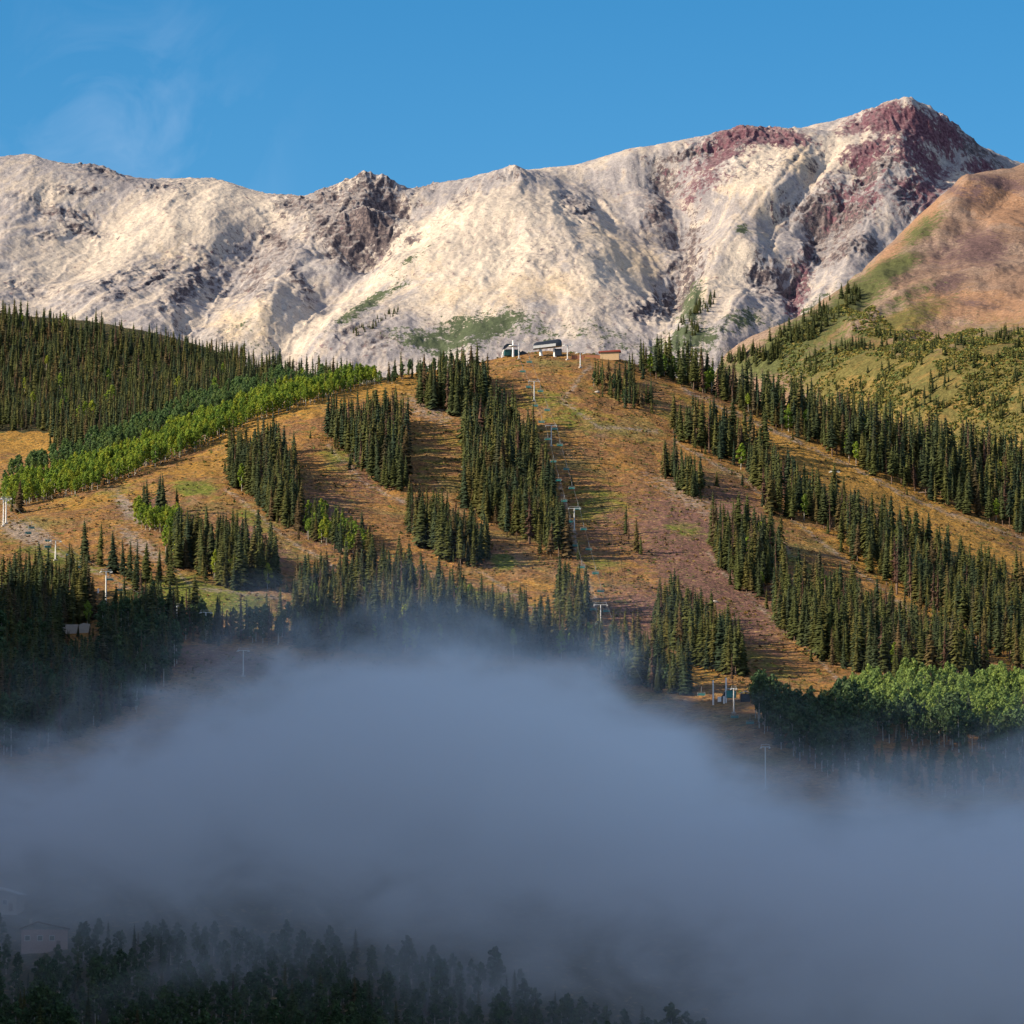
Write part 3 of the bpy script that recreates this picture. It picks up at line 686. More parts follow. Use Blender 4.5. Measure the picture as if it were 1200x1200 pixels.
# ------------------------------------------------------------------ trees
def tube(pts, rad, n=6):
    V, T = [], []
    for k, (p, r) in enumerate(zip(pts, rad)):
        for i in range(n):
            a = 2 * math.pi * i / n
            V.append((p[0] + r * math.cos(a), p[1] + r * math.sin(a), p[2]))
        if k:
            o = (k - 1) * n
            for i in range(n):
                j = (i + 1) % n
                T += [(o + i, o + j, o + n + j), (o + i, o + n + j, o + n + i)]
    return np.array(V), np.array(T)

def conifer(seed, rad=1.9, bare=.06, levels=26, per=8, gap=0.0, power=.85, wf=1.0):
    """17 m tree; returns trunk and crown as (verts, tris)"""
    r = np.random.default_rng(seed); H = 17.0
    lean = r.uniform(-.15, .15, 2)
    def c(z): return np.array([lean[0] * z / H, lean[1] * z / H, z])
    tk = tube([c(-1.2), c(0), c(H * .4), c(H * .97)], [.30, .24, .15, .02])
    V, T = [], []
    z0 = H * bare + .3
    lob = r.uniform(0, 6.28, 3)
    for l in range(levels):
        t = (l + r.uniform(-.3, .3)) / (levels - 1); t = min(max(t, 0), 1)
        z = z0 + (H - z0 - .25) * t
        prof = (1 - t) ** power * (.78 + .22 * min(1, t * 8)) * rad + .12
        a0 = r.uniform(0, 6.28); nb = max(4, int(per * (1 - .35 * t)))
        for k in range(nb):
            if r.random() < gap: continue
            a = a0 + 6.283 * k / nb + r.uniform(-.3, .3)
            L = prof * r.uniform(.62, 1.18) * (1 + .16 * math.sin(a * 2 + lob[0]) + .12 * math.sin(a * 3 + z * .6 + lob[1]))
            d = np.array([math.cos(a), math.sin(a), 0]); q = np.array([-d[1], d[0], 0])
            b = c(z) + d * .05 + np.array([0, 0, .16 * L])
            w = (L * r.uniform(.26, .42) + .08) * wf
            dr = r.uniform(.25, .55) * L
            tip = c(z) + d * L + np.array([0, 0, -dr])
            mid = c(z) + d * L * .6 + np.array([0, 0, -dr * .35])
            m1, m2 = mid + q * w + np.array([0, 0, -.35 * w - .10]), mid - q * w + np.array([0, 0, -.35 * w - .10])
            i = len(V); V += [b, m1, tip, m2, mid]
            T += [(i, i + 1, i + 4), (i + 1, i + 2, i + 4), (i + 2, i + 3, i + 4), (i, i + 4, i + 3)]
    # inner mass of twigs so that the stem is not seen through the crown
    o = len(V); n = 7; rows = 7
    for k in range(rows):
        t = k / (rows - 1); z = z0 + (H * .93 - z0) * t
        for i in range(n):
            a = 6.283 * i / n + k * .4
            rr = ((1 - t) ** power * rad * .46 + .03) * r.uniform(.6, 1.2) * (.7 if gap > .25 else 1)
            V.append(c(z) + np.array([rr * math.cos(a), rr * math.sin(a), r.uniform(-.3, .3)]))
    for k in range(rows - 1):
        for i in range(n):
            j = (i + 1) % n
            if r.random() < gap: continue
            T += [(o + k * n + i, o + k * n + j, o + k * n + n + j), (o + k * n + i, o + k * n + n + j, o + k * n + n + i)]
    return tk, (np.array(V), np.array(T))

def aspen(seed, w=2.5, bare=.22, leaves=620):
    """12 m tree"""
    r = np.random.default_rng(seed); H = 12.0
    bend = r.uniform(-.35, .35, 2)
    def c(z): return np.array([bend[0] * (z / H) ** 2, bend[1] * (z / H) ** 2, z])
    V, T = tube([c(-1.0), c(0), c(H * .35), c(H * .7), c(H * .9)], [.20, .16, .12, .07, .02])
    V, T = list(V), list(T)
    cl = []
    nlimb = 13
    for k in range(nlimb):
        t = bare + (1 - bare) * (k + .4) / nlimb
        a = k * 2.4 + r.uniform(-.4, .4)
        prof = math.sin(math.pi * min(1, (t - bare) / (1 - bare) * .86 + .16)) ** .75
        L = w * prof * r.uniform(.45, .95)
        p0 = c(H * t); p1 = p0 + np.array([math.cos(a) * L, math.sin(a) * L, L * .55])
        i = len(V); q = np.array([-math.sin(a), math.cos(a), 0]) * .035
        V += [p0 - q, p0 + q, p1, p0 + np.array([0, 0, .07])]; T += [(i, i + 1, i + 2), (i + 1, i + 3, i + 2), (i + 3, i, i + 2)]
        cl.append((p0 * .35 + p1 * .65, r.uniform(.75, 1.25) * (.55 + .55 * prof)))
    cl.append((c(H * .95), .6)); cl.append((c(H * .8), .9))
    LV, LT = [], []
    wt = np.array([q[1] ** 2 for q in cl]); wt /= wt.sum()
    for k in r.choice(len(cl), leaves, p=wt):
        p, s = cl[k]
        v = r.normal(size=3); v /= np.linalg.norm(v)
        pos = p + v * s * r.uniform(.55, 1.0) * np.array([1, 1, .85])
        nrm = v + r.normal(size=3) * .7; nrm /= np.linalg.norm(nrm)
        t1 = np.cross(nrm, r.normal(size=3)); t1 /= np.linalg.norm(t1); t2 = np.cross(nrm, t1)
        e = r.uniform(.26, .50)
        i = len(LV); LV += [pos + t1 * e, pos + t2 * e * .8, pos - t1 * e, pos - t2 * e * .8]
        LT += [(i, i + 1, i + 2), (i, i + 2, i + 3)]
    return (np.array(V), np.array(T)), (np.array(LV), np.array(LT))

CSPEC = [(1, 2.35, .05, 26, 9, 0, .78), (2, 2.95, .03, 26, 10, 0, .8), (3, 1.85, .08, 28, 8, .06, .62), (4, 2.1, .24, 22, 8, .2, .55), (5, 2.55, .05, 25, 9, .1, .9), (6, 2.05, .12, 27, 8, .12, .5), (7, 1.7, .14, 22, 6, .35, .65), (8, 1.0, .16, 17, 5, .62, .55)]
CON = [conifer(*c) for c in CSPEC]
CONL = [conifer(c[0] + 40, c[1] * 1.05, c[2], 14, 6, c[5] * .6, c[6], 1.55) for c in CSPEC]
CON_LOOK = ['evenly tapered dark green', 'broad skirted dark green', 'thin spire like dark green', 'bare trunked ragged green', 'bushy cone shaped green', 'narrow columnar olive green', 'sparse brownish', 'bare grey snag']
ASP = [aspen(21), aspen(22, 3.0, .14, 700), aspen(23, 2.2, .30, 560), aspen(24, 2.7, .18), aspen(25, 2.2, .42, 480)]
def trees_mesh(tk, cr, nm, cm):
    return mesh_np(nm + '_trunk', tk[0], tk[1], [M['bark'] if nm == 'conifer' else M['aspen_bark']], True), mesh_np(nm + '_crown', cr[0], cr[1], [cm])
CONM = [trees_mesh(t, c, 'conifer', M['dead'] if i >= 6 else M['conifer']) for i, (t, c) in enumerate(CON)]
ASPM = {k: [trees_mesh(t, c, 'aspen', M[k]) for t, c in ASP] for k in ('aspen', 'aspen_dull', 'aspen_pale', 'aspen_mid')}

def inside(poly, x, y):
    p = np.array(poly, float); q = np.roll(p, -1, 0)
    r = np.zeros(len(x), bool)
    for (x0, y0), (x1, y1) in zip(p, q):
        if y0 == y1: continue
        c = ((y0 > y) != (y1 > y)) & (x < (x1 - x0) * (y - y0) / (y1 - y0) + x0)
        r ^= c
    return r

T_all = []     # dict(kind, pos, h, w, variant, stand)
occupied = {}
def free(x, y, d):
    i, j = int(x // 8), int(y // 8)
    for a in (-1, 0, 1):
        for b in (-1, 0, 1):
            for (qx, qy, qd) in occupied.get((i + a, j + b), ()):
                if (qx - x) ** 2 + (qy - y) ** 2 < max(d, 0) ** 2: return False
    return True
def add_tree(kind, p, h, w, variant, stand, d=3.0):
    occupied.setdefault((int(p[0] // 8), int(p[1] // 8)), []).append((p[0], p[1], d))
    T_all.append(dict(kind=kind, pos=p, h=h, w=w, v=variant, stand=stand, rot=random.uniform(0, 6.28), tint=random.random(), lean=(random.gauss(0, .022), random.gauss(0, .022))))

def stand(key, poly, spacing, h0, h1, asp=0.0, amat='aspen', weights=(4, 2, 4, 2, 2, 3, .5), sheet=None, tries=None, ah=(8, 12), ymin=None):
    sheet = sheet or hill
    P = np.array(poly, float)
    lo, hi = P.min(0), P.max(0)
    area = abs(np.sum(P[:, 0] * np.roll(P[:, 1], -1) - P[:, 1] * np.roll(P[:, 0], -1))) / 2
    spacing *= .86
    n = int(tries or area * 2.2 / (spacing ** 2) * 16)
    x = rng.uniform(lo[0], hi[0], n); y = rng.uniform(lo[1], hi[1], n)
    jx, jy = 9 * perlin(x / 22 + 7, y / 12), 5 * perlin(x / 26 - 3, y / 14 + 9)
    ok = inside(poly, x + jx, y + jy)
    gap = (perlin(x / 15 + 31, y / 7 + 4) < -.30) & (rng.random(len(x)) < .85) & (asp < .5)
    ok &= ~gap; x, y = x[ok], y[ok]
    hits = sheet.hit(x, y, ymin)
    wt = np.array(list(weights) + [.45], float); wt /= wt.sum()
    for p in hits:
        if not np.isfinite(p[0]): continue
        lowtop = 1.0
        if key in ('low_left', 'low_left_shade', 'low_strip', 'row', 'pair'):
            bx, _b = to_px(p[0], p[1], p[2]); _t, tp = to_px(p[0], p[1], p[2] + h1 * 1.15)
            if 70 < bx < 116 and _b > 739 and tp < 740: lowtop = max(.18, min(1, (_b - 742) / (_b - tp)))
        if key.startswith('foreground'):
            bx, _b = to_px(p[0], p[1], p[2]); _t, tp = to_px(p[0], p[1], p[2] + h1 * 1.05)
            if 8 < bx < 90 and tp < 1106 and p[1] < 1345: continue
            if bx < 22 and tp < 1062 and p[1] < 1385: continue
        d = spacing * random.uniform(.75, 1.25)
        if not free(p[0], p[1], d): continue
        h = random.uniform(h0 * .95, h1 * 1.2) * (random.uniform(.4, .75) if random.random() < .24 else 1) * (1 + .16 * float(perlin(p[0] / 14, p[1] / 30))) * lowtop
        if random.random() < asp:
            add_tree(amat, p, random.uniform(*ah) * (1 + .35 * float(perlin(p[0] / 11 + 5, p[1] / 26))) * lowtop, random.uniform(.85, 1.2), random.randrange(5), key)
        else:
            add_tree('conifer', p, h, random.uniform(.78, 1.28), int(rng.choice(8, p=wt)), key)

def one(key, px, py, h, v=0, kind='conifer', w=1.0):
    add_tree(kind, hill.hit(px, py)[0], h, w, v, key)

# lone trees first, then the stands; every stand is an outline of the ground its trees stand on
one('lone_a', 733, 628, 14, 2); one('lone_b', 737, 637, 12.5, 6, w=.6); one('lone_c', 746, 647, 15, 0); one('lone_d', 751, 650, 9.5, 4)
one('corner', 22, 601, 15, 1, w=1.25); one('corner_b', 14, 600, 9, 4)
for px, py, h, v in ((100, 660, 19, 1), (117, 664, 19, 0), (133, 672, 18, 1), (145, 676, 16, 4), (152, 680, 17, 0), (160, 690, 20, 4)): one('row', px, py, h, v)
for px, py, h, v in ((171, 682, 17, 1), (186, 680, 14, 4), (200, 685, 15, 1)): one('pair', px, py, h, v, w=1.15)
one('meadow_tree', 230, 728, 19, 1, w=1.3); one('meadow_tree', 222, 726, 15, 4)
for px, py, h, v in ((168, 600, 14, 2), (172, 606, 17, 0), (186, 602, 18, 1), (192, 605, 20, 4), (208, 604, 13, 0), (162, 604, 10, 2)): one('clump', px, py, h, v)
stand('clump', [(156, 606), (178, 612), (210, 612), (210, 624), (180, 624), (158, 615)], 3.6, 8, 10, 1.0, 'aspen', ah=(6, 9))
stand('upper', [(488, 470), (506, 462), (530, 454), (556, 446), (572, 452), (570, 474), (556, 490), (520, 482), (495, 476)], 3.8, 13, 19)
stand('mid_left', [(384, 508), (404, 500), (440, 494), (474, 494), (477, 540), (477, 576), (456, 574), (428, 556), (400, 532), (384, 516)], 4.4, 14, 19)
stand('lift_stand', [(543, 515), (556, 500), (600, 502), (623, 512), (632, 545), (643, 580), (656, 625), (666, 656), (640, 648), (612, 632), (580, 618), (547, 600)], 4.8, 14, 20)
stand('lift_stand_low', [(476, 612), (500, 618), (530, 628), (562, 640), (573, 656), (550, 668), (524, 657), (495, 642), (478, 627)], 4.0, 13, 18)
stand('left_slope', [(265, 545), (290, 534), (320, 530), (340, 560), (352, 598), (350, 622), (325, 614), (300, 592), (270, 562)], 4.2, 13, 18, .06)
stand('left_slope_low', [(350, 606), (385, 618), (430, 636), (438, 652), (400, 650), (365, 634)], 4.0, 9, 14, .6, 'aspen', ah=(7, 11))
stand('bench', [(196, 655), (216, 642), (270, 652), (318, 668), (324, 690), (300, 692), (262, 687), (228, 672)], 4.2, 14, 20, .05, weights=(3, 5, 1, 1, 3, 1, .2))
stand('bench', [(190, 640), (205, 636), (215, 655), (205, 662)], 3.6, 8, 12, .9, 'aspen', ah=(8, 12))
stand('low_left', [(0, 692), (40, 694), (80, 700), (108, 712), (112, 750), (60, 760), (0, 765)], 4.6, 14, 20, .03, weights=(3, 5, 1, 2, 3, 1, .2))
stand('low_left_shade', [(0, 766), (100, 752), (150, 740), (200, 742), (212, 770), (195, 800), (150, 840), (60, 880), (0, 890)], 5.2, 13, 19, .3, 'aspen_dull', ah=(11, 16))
stand('low_strip', [(130, 722), (180, 716), (240, 742), (300, 742), (350, 740), (352, 756), (240, 756), (215, 750), (150, 736)], 4.2, 10, 15, .35, 'aspen_dull', weights=(2, 2, 3, 2, 2, 2, 3))
stand('low_centre', [(344, 704), (366, 694), (385, 698), (430, 676), (470, 680), (520, 706), (560, 726), (612, 748), (660, 758), (690, 764), (690, 775), (560, 772), (450, 768), (350, 762)], 4.9, 13, 19, .10, 'aspen', weights=(3, 5, 2, 2, 3, 1, .4))
stand('lift_small', [(650, 708), (668, 706), (686, 716), (688, 736), (672, 740), (655, 722)], 3.4, 13, 18)
stand('top_right', [(694, 454), (712, 446), (735, 452), (752, 466), (766, 474), (740, 480), (715, 468)], 4.0, 9, 13, .12, 'aspen_dull', ah=(6, 9))
stand('summit_line', [(732, 434), (800, 440), (860, 456), (960, 492), (1080, 522), (1200, 546), (1290, 572), (1290, 656), (1200, 627), (1100, 592), (1060, 574), (1000, 545), (940, 515), (900, 496), (860, 478), (800, 452)], 5.0, 14, 20, .03, weights=(3, 1, 4, 3, 1, 4, .5))
stand('right_upper', [(787, 504), (830, 504), (890, 528), (905, 556), (960, 594), (1010, 618), (1080, 652), (1200, 704), (1290, 730), (1290, 830), (1200, 788), (1160, 765), (1120, 737), (1080, 715), (1040, 687), (1000, 652), (975, 622), (940, 612), (905, 604), (880, 562), (830, 535), (790, 514)], 5.4, 14, 20, .02, weights=(3, 1, 4, 3, 1, 4, .8))
stand('right_small', [(772, 558), (792, 552), (822, 570), (827, 588), (800, 577)], 3.8, 12, 17)
stand('right_mid', [(830, 640), (850, 634), (880, 634), (905, 645), (915, 670), (890, 705), (868, 690), (838, 654)], 4.6, 13, 20, .02)
stand('right_low', [(912, 690), (935, 690), (960, 700), (1000, 722), (1060, 746), (1120, 768), (1160, 790), (1100, 800), (1000, 792), (965, 775), (918, 742), (905, 715)], 5.0, 13, 19, .05, weights=(4, 2, 4, 2, 2, 3, .8))
stand('gully', [(766, 738), (786, 728), (830, 752), (866, 772), (870, 794), (830, 787), (800, 772), (768, 748)], 4.0, 14, 19, weights=(3, 5, 1, 1, 3, 1, .3))
one('gully_brown', 858, 800, 11, 6); one('gully_edge', 870, 792, 17, 1)
stand('fog_edge', [(690, 762), (745, 772), (800, 800), (804, 815), (780, 815), (735, 798), (690, 782)], 4.2, 12, 17, .15, 'aspen_dull', weights=(3, 5, 1, 1, 3, 1, .3))
stand('aspen_right', [(998, 822), (1040, 812), (1100, 812), (1160, 818), (1290, 830), (1290, 872), (1200, 872), (1100, 862), (1000, 846)], 3.9, 10, 14, .97, 'aspen_pale', ah=(8, 11.5))
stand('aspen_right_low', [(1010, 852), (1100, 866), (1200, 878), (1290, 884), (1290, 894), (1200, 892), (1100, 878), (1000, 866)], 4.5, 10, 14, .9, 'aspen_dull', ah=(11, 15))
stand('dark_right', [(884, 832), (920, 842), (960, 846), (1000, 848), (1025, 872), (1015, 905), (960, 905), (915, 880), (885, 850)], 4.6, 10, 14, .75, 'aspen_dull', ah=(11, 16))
stand('aspen_strip', [(8, 597), (60, 586), (110, 575), (170, 553), (205, 536), (260, 511), (330, 484), (400, 463), (445, 452), (440, 447), (390, 454), (300, 472), (220, 506), (130, 540), (60, 562), (0, 582)], 3.3, 6, 9, .985, 'aspen', ymin=2100, ah=(6.5, 10))
stand('aspen_strip_far', [(0, 578), (60, 558), (130, 535), (220, 500), (300, 468), (390, 452), (380, 449), (300, 455), (220, 480), (140, 512), (70, 542), (0, 562)], 3.9, 6, 9, .97, 'aspen_mid', ymin=2350, ah=(7, 10.5))
stand('left_hill', [(-60, 372), (0, 374), (100, 388), (200, 408), (300, 430), (380, 445), (440, 452), (440, 457), (380, 458), (300, 468), (220, 492), (150, 522), (60, 530), (60, 505), (0, 505), (-60, 500)], 5.3, 9, 13, 0.01, ymin=2400, weights=(4, 3, 3, 1, 2, 3, .2))
stand('crest_left', [(446, 447), (480, 441), (530, 430), (545, 428), (545, 434), (500, 441), (450, 450)], 4.0, 8, 12, .6, 'aspen_dull', ah=(6, 8))
stand('foreground', [(-40, 1165), (200, 1165), (450, 1180), (620, 1200), (800, 1232), (930, 1262), (930, 1330), (-40, 1330)], 4.6, 7, 11, .8, 'aspen_dull', ah=(7, 11.5), tries=7600)
stand('foreground_far', [(-40, 1105), (100, 1115), (200, 1110), (420, 1135), (620, 1165), (620, 1195), (450, 1178), (200, 1163), (-40, 1163)], 5.2, 7, 10, .8, 'aspen_dull', ah=(7, 10.5), tries=3600)
stand('fog_right', [(960, 905), (1080, 900), (1200, 900), (1280, 900), (1280, 930), (1100, 935), (980, 930)], 9.0, 10, 15, .5, 'aspen_dull')

for t in list(T_all):
    if t['kind'] == 'conifer' and 1780 < t['pos'][1] < 2480 and random.random() < .10 and not t['stand'].startswith(('lone_', 'corner', 'gully_', 'row', 'pair', 'meadow', 'left_hill')):
        a, d = random.uniform(0, 6.28), random.uniform(4, 13)
        x, y = t['pos'][0] + d * math.cos(a), t['pos'][1] + 1.6 * d * math.sin(a)
        if free(x, y, 3.0):
            add_tree('conifer', np.array([x, y, float(hill.h(x, y))]), random.uniform(2.5, 9), random.uniform(1, 1.5), random.choice((0, 1, 4, 4)), t['stand'])
# --- how much of each tree shows: walk from the nearest to the farthest over a coarse picture
T_all.sort(key=lambda t: t['pos'][1])
cov = np.zeros((1200, 1200), bool)
for t in T_all:
    x, y, z = t['pos']
    bx, by = to_px(x, y, z); _, ty = to_px(x, y, z + t['h'])
    hw = (2.0 if t['kind'] == 'conifer' else 2.4) * t['w'] * t['h'] / (17 if t['kind'] == 'conifer' else 12) * F / y
    vis = 0
    if y < 1e6:
        for r_ in range(max(0, int(ty)), min(1200, int(by))):
            f = max(0.0, float((r_ - ty) / (by - ty)))
            ww = hw * (f ** .8 if t['kind'] == 'conifer' else math.sin(math.pi * min(1, max(0, f * .75 + .12))))
            a, b_ = max(0, int(bx - ww)), min(1200, int(bx + ww) + 1)
            if b_ > a:
                vis += (b_ - a) - int(cov[r_, a:b_].sum()); cov[r_, a:b_] = True
    fogged = (bx > 330 and 800 < by < 1110 and bx < 880) or (by > 890 and by < 1080)
    t['vis'] = vis * (.15 if fogged else 1)

SP = {   # where each stand is, in words
 'lone_a': 'slender lone conifer on the open run right of the chairlift, beside a bare snag',
 'lone_b': 'bare reddish snag between lone conifers on the run right of the chairlift',
 'lone_c': 'dark tapered lone conifer right of the bare snag on the open run',
 'lone_d': 'short bushy conifer at the right end of the lone trio on the run',
 'corner': 'broad solitary spruce below the bright aspens by the lift towers at the left edge',
 'corner_b': 'short spruce tucked against the broad solitary spruce at the left edge',
 'row': 'in the row of tall spruces on the left slope',
 'pair': 'in trio right of the left spruce row',
 'meadow_tree': 'in front of the yellow green meadow bench',
 'clump': 'in the small clump above the bench on the left slope',
 'upper': 'in the stand under the summit lift stations',
 'mid_left': 'in the block of trees on the upper left slope',
 'lift_stand': 'in the tall wood left of the central chairlift',
 'lift_stand_low': 'in the wedge of trees below the central wood',
 'left_slope': 'in long stand under the golden left ridge',
 'left_slope_low': 'in the mixed thicket below the long left stand',
 'bench': 'in dark grove above the green meadow bench',
 'low_left': 'in sunlit forest above fog at left edge',
 'low_left_shade': 'in shaded forest above fog at lower left',
 'low_strip': 'in strip between meadow bench and fog',
 'low_centre': 'in broad forest above mid fog bank',
 'lift_small': 'in small stand by the lower chairs',
 'top_right': 'in the stand below the red roofed summit hut',
 'summit_line': 'in forest along the right skyline',
 'right_upper': 'in forest between the two right hand runs',
 'right_small': 'in the small stand at the top of the right run',
 'right_mid': 'in the stand midway down the right hand run',
 'right_low': 'above the pale aspen grove',
 'gully': 'in dark stand above the lower station',
 'gully_brown': 'small brown half dead conifer just above the lower lift station',
 'gully_edge': 'tall bushy spruce at the right end of the stand above the lower lift station',
 'fog_edge': 'at the fog edge left of the lower station',
 'aspen_right': 'in the pale sunlit grove at the right edge',
 'aspen_right_low': 'in the shaded fringe below the pale grove at right',
 'dark_right': 'in shaded wood right of the lower station',
 'aspen_strip': 'in the bright strip along the golden ridge at left',
 'aspen_strip_far': 'in the strip behind bright left aspens',
 'left_hill': 'in the dense forest on the hill at upper left',
 'crest_left': 'on the skyline left of the summit lift stations',
 'foreground': 'in dark forest under the fog at bottom',
 'foreground_far': 'in misty forest around the pink house',
 'fog_right': 'half hidden in the fog at the right',
}
ASP_LOOK = {'aspen': ['slender bright green aspen', 'broad bright green aspen', 'high crowned bright green aspen', 'rounded bright green aspen', 'long trunked bright green aspen'],
            'aspen_dull': ['slender dull green aspen', 'broad dull green aspen', 'high crowned dull green aspen', 'rounded dull green aspen', 'long trunked dull green aspen'],
            'aspen_mid': ['slender soft green aspen', 'broad soft green aspen', 'high crowned soft green aspen', 'rounded soft green aspen', 'long trunked soft green aspen'],
            'aspen_pale': ['slender pale green aspen', 'broad pale green aspen', 'high crowned pale green aspen', 'rounded pale green aspen', 'long trunked pale green aspen']}
protos = {}
def plant(t):
    con = t['kind'] == 'conifer'
    tk, cr = CONM[t['v']] if con else ASPM[t['kind']][t['v']]
    if con and t['stand'].startswith(('lone_', 'corner', 'gully_')): lab = SP[t['stand']]
    elif con: lab = CON_LOOK[t['v']] + ' conifer ' + SP[t['stand']]
    else: lab = ASP_LOOK[t['kind']][t['v']] + ' ' + SP[t['stand']]
    if len(lab.split()) > 16: lab = lab.replace(' dark green conifer', ' conifer').replace('bare trunked ragged green', 'ragged green').replace('bushy cone shaped green', 'bushy green').replace('narrow columnar olive green', 'columnar olive green')
    H0 = 17.0 if con else 12.0
    k = t['h'] / H0
    sc = (k * t['w'], k * t['w'], k)
    key = (t['kind'], t['v'])
    if key not in protos:
        r = thing('conifer_tree' if con else 'aspen_tree', lab, 'tree', t['pos'], t['rot'], 'conifers on the slopes' if con else 'aspens on the slopes')
        link('trunk', tk, r); link('crown', cr, r); r.scale = sc; r.rotation_euler = (*t['lean'], t['rot'])
        protos[key] = r
    else:
        dup(protos[key], t['pos'], t['rot'], lab, sc).rotation_euler = (*t['lean'], t['rot'])

def merged(name, items, label, cat):
    """the many remaining trees as one mass"""
    Vs, Ts, Ms, Ti, n = [], [], [], [], 0
    mats, mid = [], {}
    def slot(m):
        if m.name not in mid: mid[m.name] = len(mats); mats.append(m)
        return mid[m.name]
    for t in items:
        con = t['kind'] == 'conifer'
        tk, cr = ((CONL if t['pos'][1] > 2180 else CON) if con else ASP)[t['v']]
        cm = (M['dead'] if t['v'] >= 6 else M['conifer']) if con else M[t['kind']]
        k = t['h'] / (17.0 if con else 12.0); c, s = math.cos(t['rot']), math.sin(t['rot'])
        for (V, T), m in ((tk, M['bark'] if con else M['aspen_bark']), (cr, cm)):
            q = np.empty_like(V)
            q[:, 0] = (V[:, 0] * c - V[:, 1] * s) * k * t['w'] + t['pos'][0]
            q[:, 1] = (V[:, 0] * s + V[:, 1] * c) * k * t['w'] + t['pos'][1]
            q[:, 2] = V[:, 2] * k + t['pos'][2]
            q[:, 0] += V[:, 2] * k * t.get('lean', (0, 0))[0]; q[:, 1] += V[:, 2] * k * t.get('lean', (0, 0))[1]
            Vs.append(q); Ts.append(T + n); n += len(V)
            Ms.append(np.full(len(T), slot(m))); Ti.append(np.full(len(V), t['tint'], np.float32))
    me = mesh_np(name, np.vstack(Vs), np.vstack(Ts), mats, False, np.concatenate(Ms))
    at = me.attributes.new('tint', 'FLOAT', 'POINT'); at.data.foreach_set('value', np.concatenate(Ti))
    return link(name, me, kind='stuff', label=label, category=cat)

must = lambda t: t['stand'].startswith(('lone_', 'corner', 'gully_', 'row', 'pair', 'meadow_tree'))
for kinds, nm, lab, cat in ((('conifer',), 'conifer_forest', 'dense mass of dark green conifers covering the slopes and the hill at upper left', 'forest'),
                            (('aspen', 'aspen_dull', 'aspen_pale', 'aspen_mid'), 'aspen_wood', 'mass of smaller green aspens along the ridge and slopes', 'forest')):
    ts = [t for t in T_all if t['kind'] in kinds]
    ts.sort(key=lambda t: (not must(t), -t['vis']))
    near = [t for t in ts[:298] if t['vis'] > 15]
    rest = [t for t in ts if not any(t is q for q in near)]
    for t in near: plant(t)
    print(nm, len(near), len(rest))
    # small conifers scattered over the alpine slope and the foot of the mountain join the mass
    if nm == 'conifer_forest':
        occ2 = occupied; 
        base = len(T_all)
        def scatter(sheet, poly, n, h0, h1, clump=.5):
            P = np.array(poly, float); lo, hi = P.min(0), P.max(0)
            x = rng.uniform(lo[0], hi[0], n * 4); y = rng.uniform(lo[1], hi[1], n * 4)
            ok = inside(poly, x, y) & (perlin(x / 26, y / 13) > clump - .5)
            hh = sheet.hit(x[ok][:n], y[ok][:n])
            return [dict(kind='conifer', pos=p, h=random.uniform(h0, h1), w=random.uniform(.9, 1.5), v=random.choice((0, 1, 4, 1)), rot=random.uniform(0, 6.28), tint=random.random() * .5) for p in hh if np.isfinite(p[0])]
        rest += scatter(alp, [(850, 424), (900, 398), (935, 378), (1000, 336), (1010, 350), (950, 400), (915, 425), (870, 434)], 170, 6, 12, .35)
        rest += scatter(alp, [(935, 375), (1000, 335), (1006, 342), (960, 385)], 26, 4, 7, .4)
        rest += scatter(alp, [(930, 430), (1000, 395), (1040, 392), (1060, 400), (960, 440)], 60, 5, 10, .45)
        rest += scatter(alp, [(960, 470), (1060, 405), (1200, 385), (1200, 500), (1000, 480)], 170, 4, 9, .55)
        rest += scatter(alp, [(1060, 400), (1200, 390), (1200, 405), (1060, 412)], 24, 4, 8, .5)
        rest += scatter(mtn, [(795, 372), (835, 345), (840, 352), (812, 400), (795, 412)], 60, 5, 10, .3)
        rest += scatter(mtn, [(400, 395), (470, 358), (474, 364), (410, 402)], 60, 3, 7, .3)
    merged(nm, rest, lab, cat)

# ------------------------------------------------------------------ low growth (uncountable)
def scrub(name, mat, spots, label, nf=9, flat=.7):
    """loose clumps of leaf-sized faces"""
    r = np.random.default_rng(77)
    pos = np.array([s[:3] for s in spots]); rad = np.array([s[3] for s in spots])
    n = len(pos)
    c = r.normal(size=(n, nf, 3)); c /= np.linalg.norm(c, axis=-1, keepdims=True)
    c[..., 2] = np.abs(c[..., 2]) * flat
    ctr = pos[:, None] + c * rad[:, None, None] * r.uniform(.3, .9, (n, nf, 1))
    t1 = r.normal(size=(n, nf, 3)); t1 /= np.linalg.norm(t1, axis=-1, keepdims=True)
    t2 = np.cross(c + r.normal(size=(n, nf, 3)) * .5, t1); t2 /= np.linalg.norm(t2, axis=-1, keepdims=True) + 1e-9
    e = rad[:, None, None] * r.uniform(.35, .65, (n, nf, 1))
    V = np.stack([ctr + t1 * e, ctr + t2 * e, ctr - t1 * e, ctr - t2 * e], 2).reshape(-1, 3)
    me = mesh_np(name, V, np.arange(len(V)).reshape(-1, 4), [mat])
    at = me.attributes.new('tint', 'FLOAT', 'POINT'); at.data.foreach_set('value', np.repeat(r.random(n), nf * 4).astype(np.float32))
    return link(name, me, kind='stuff', label=label, category='vegetation')

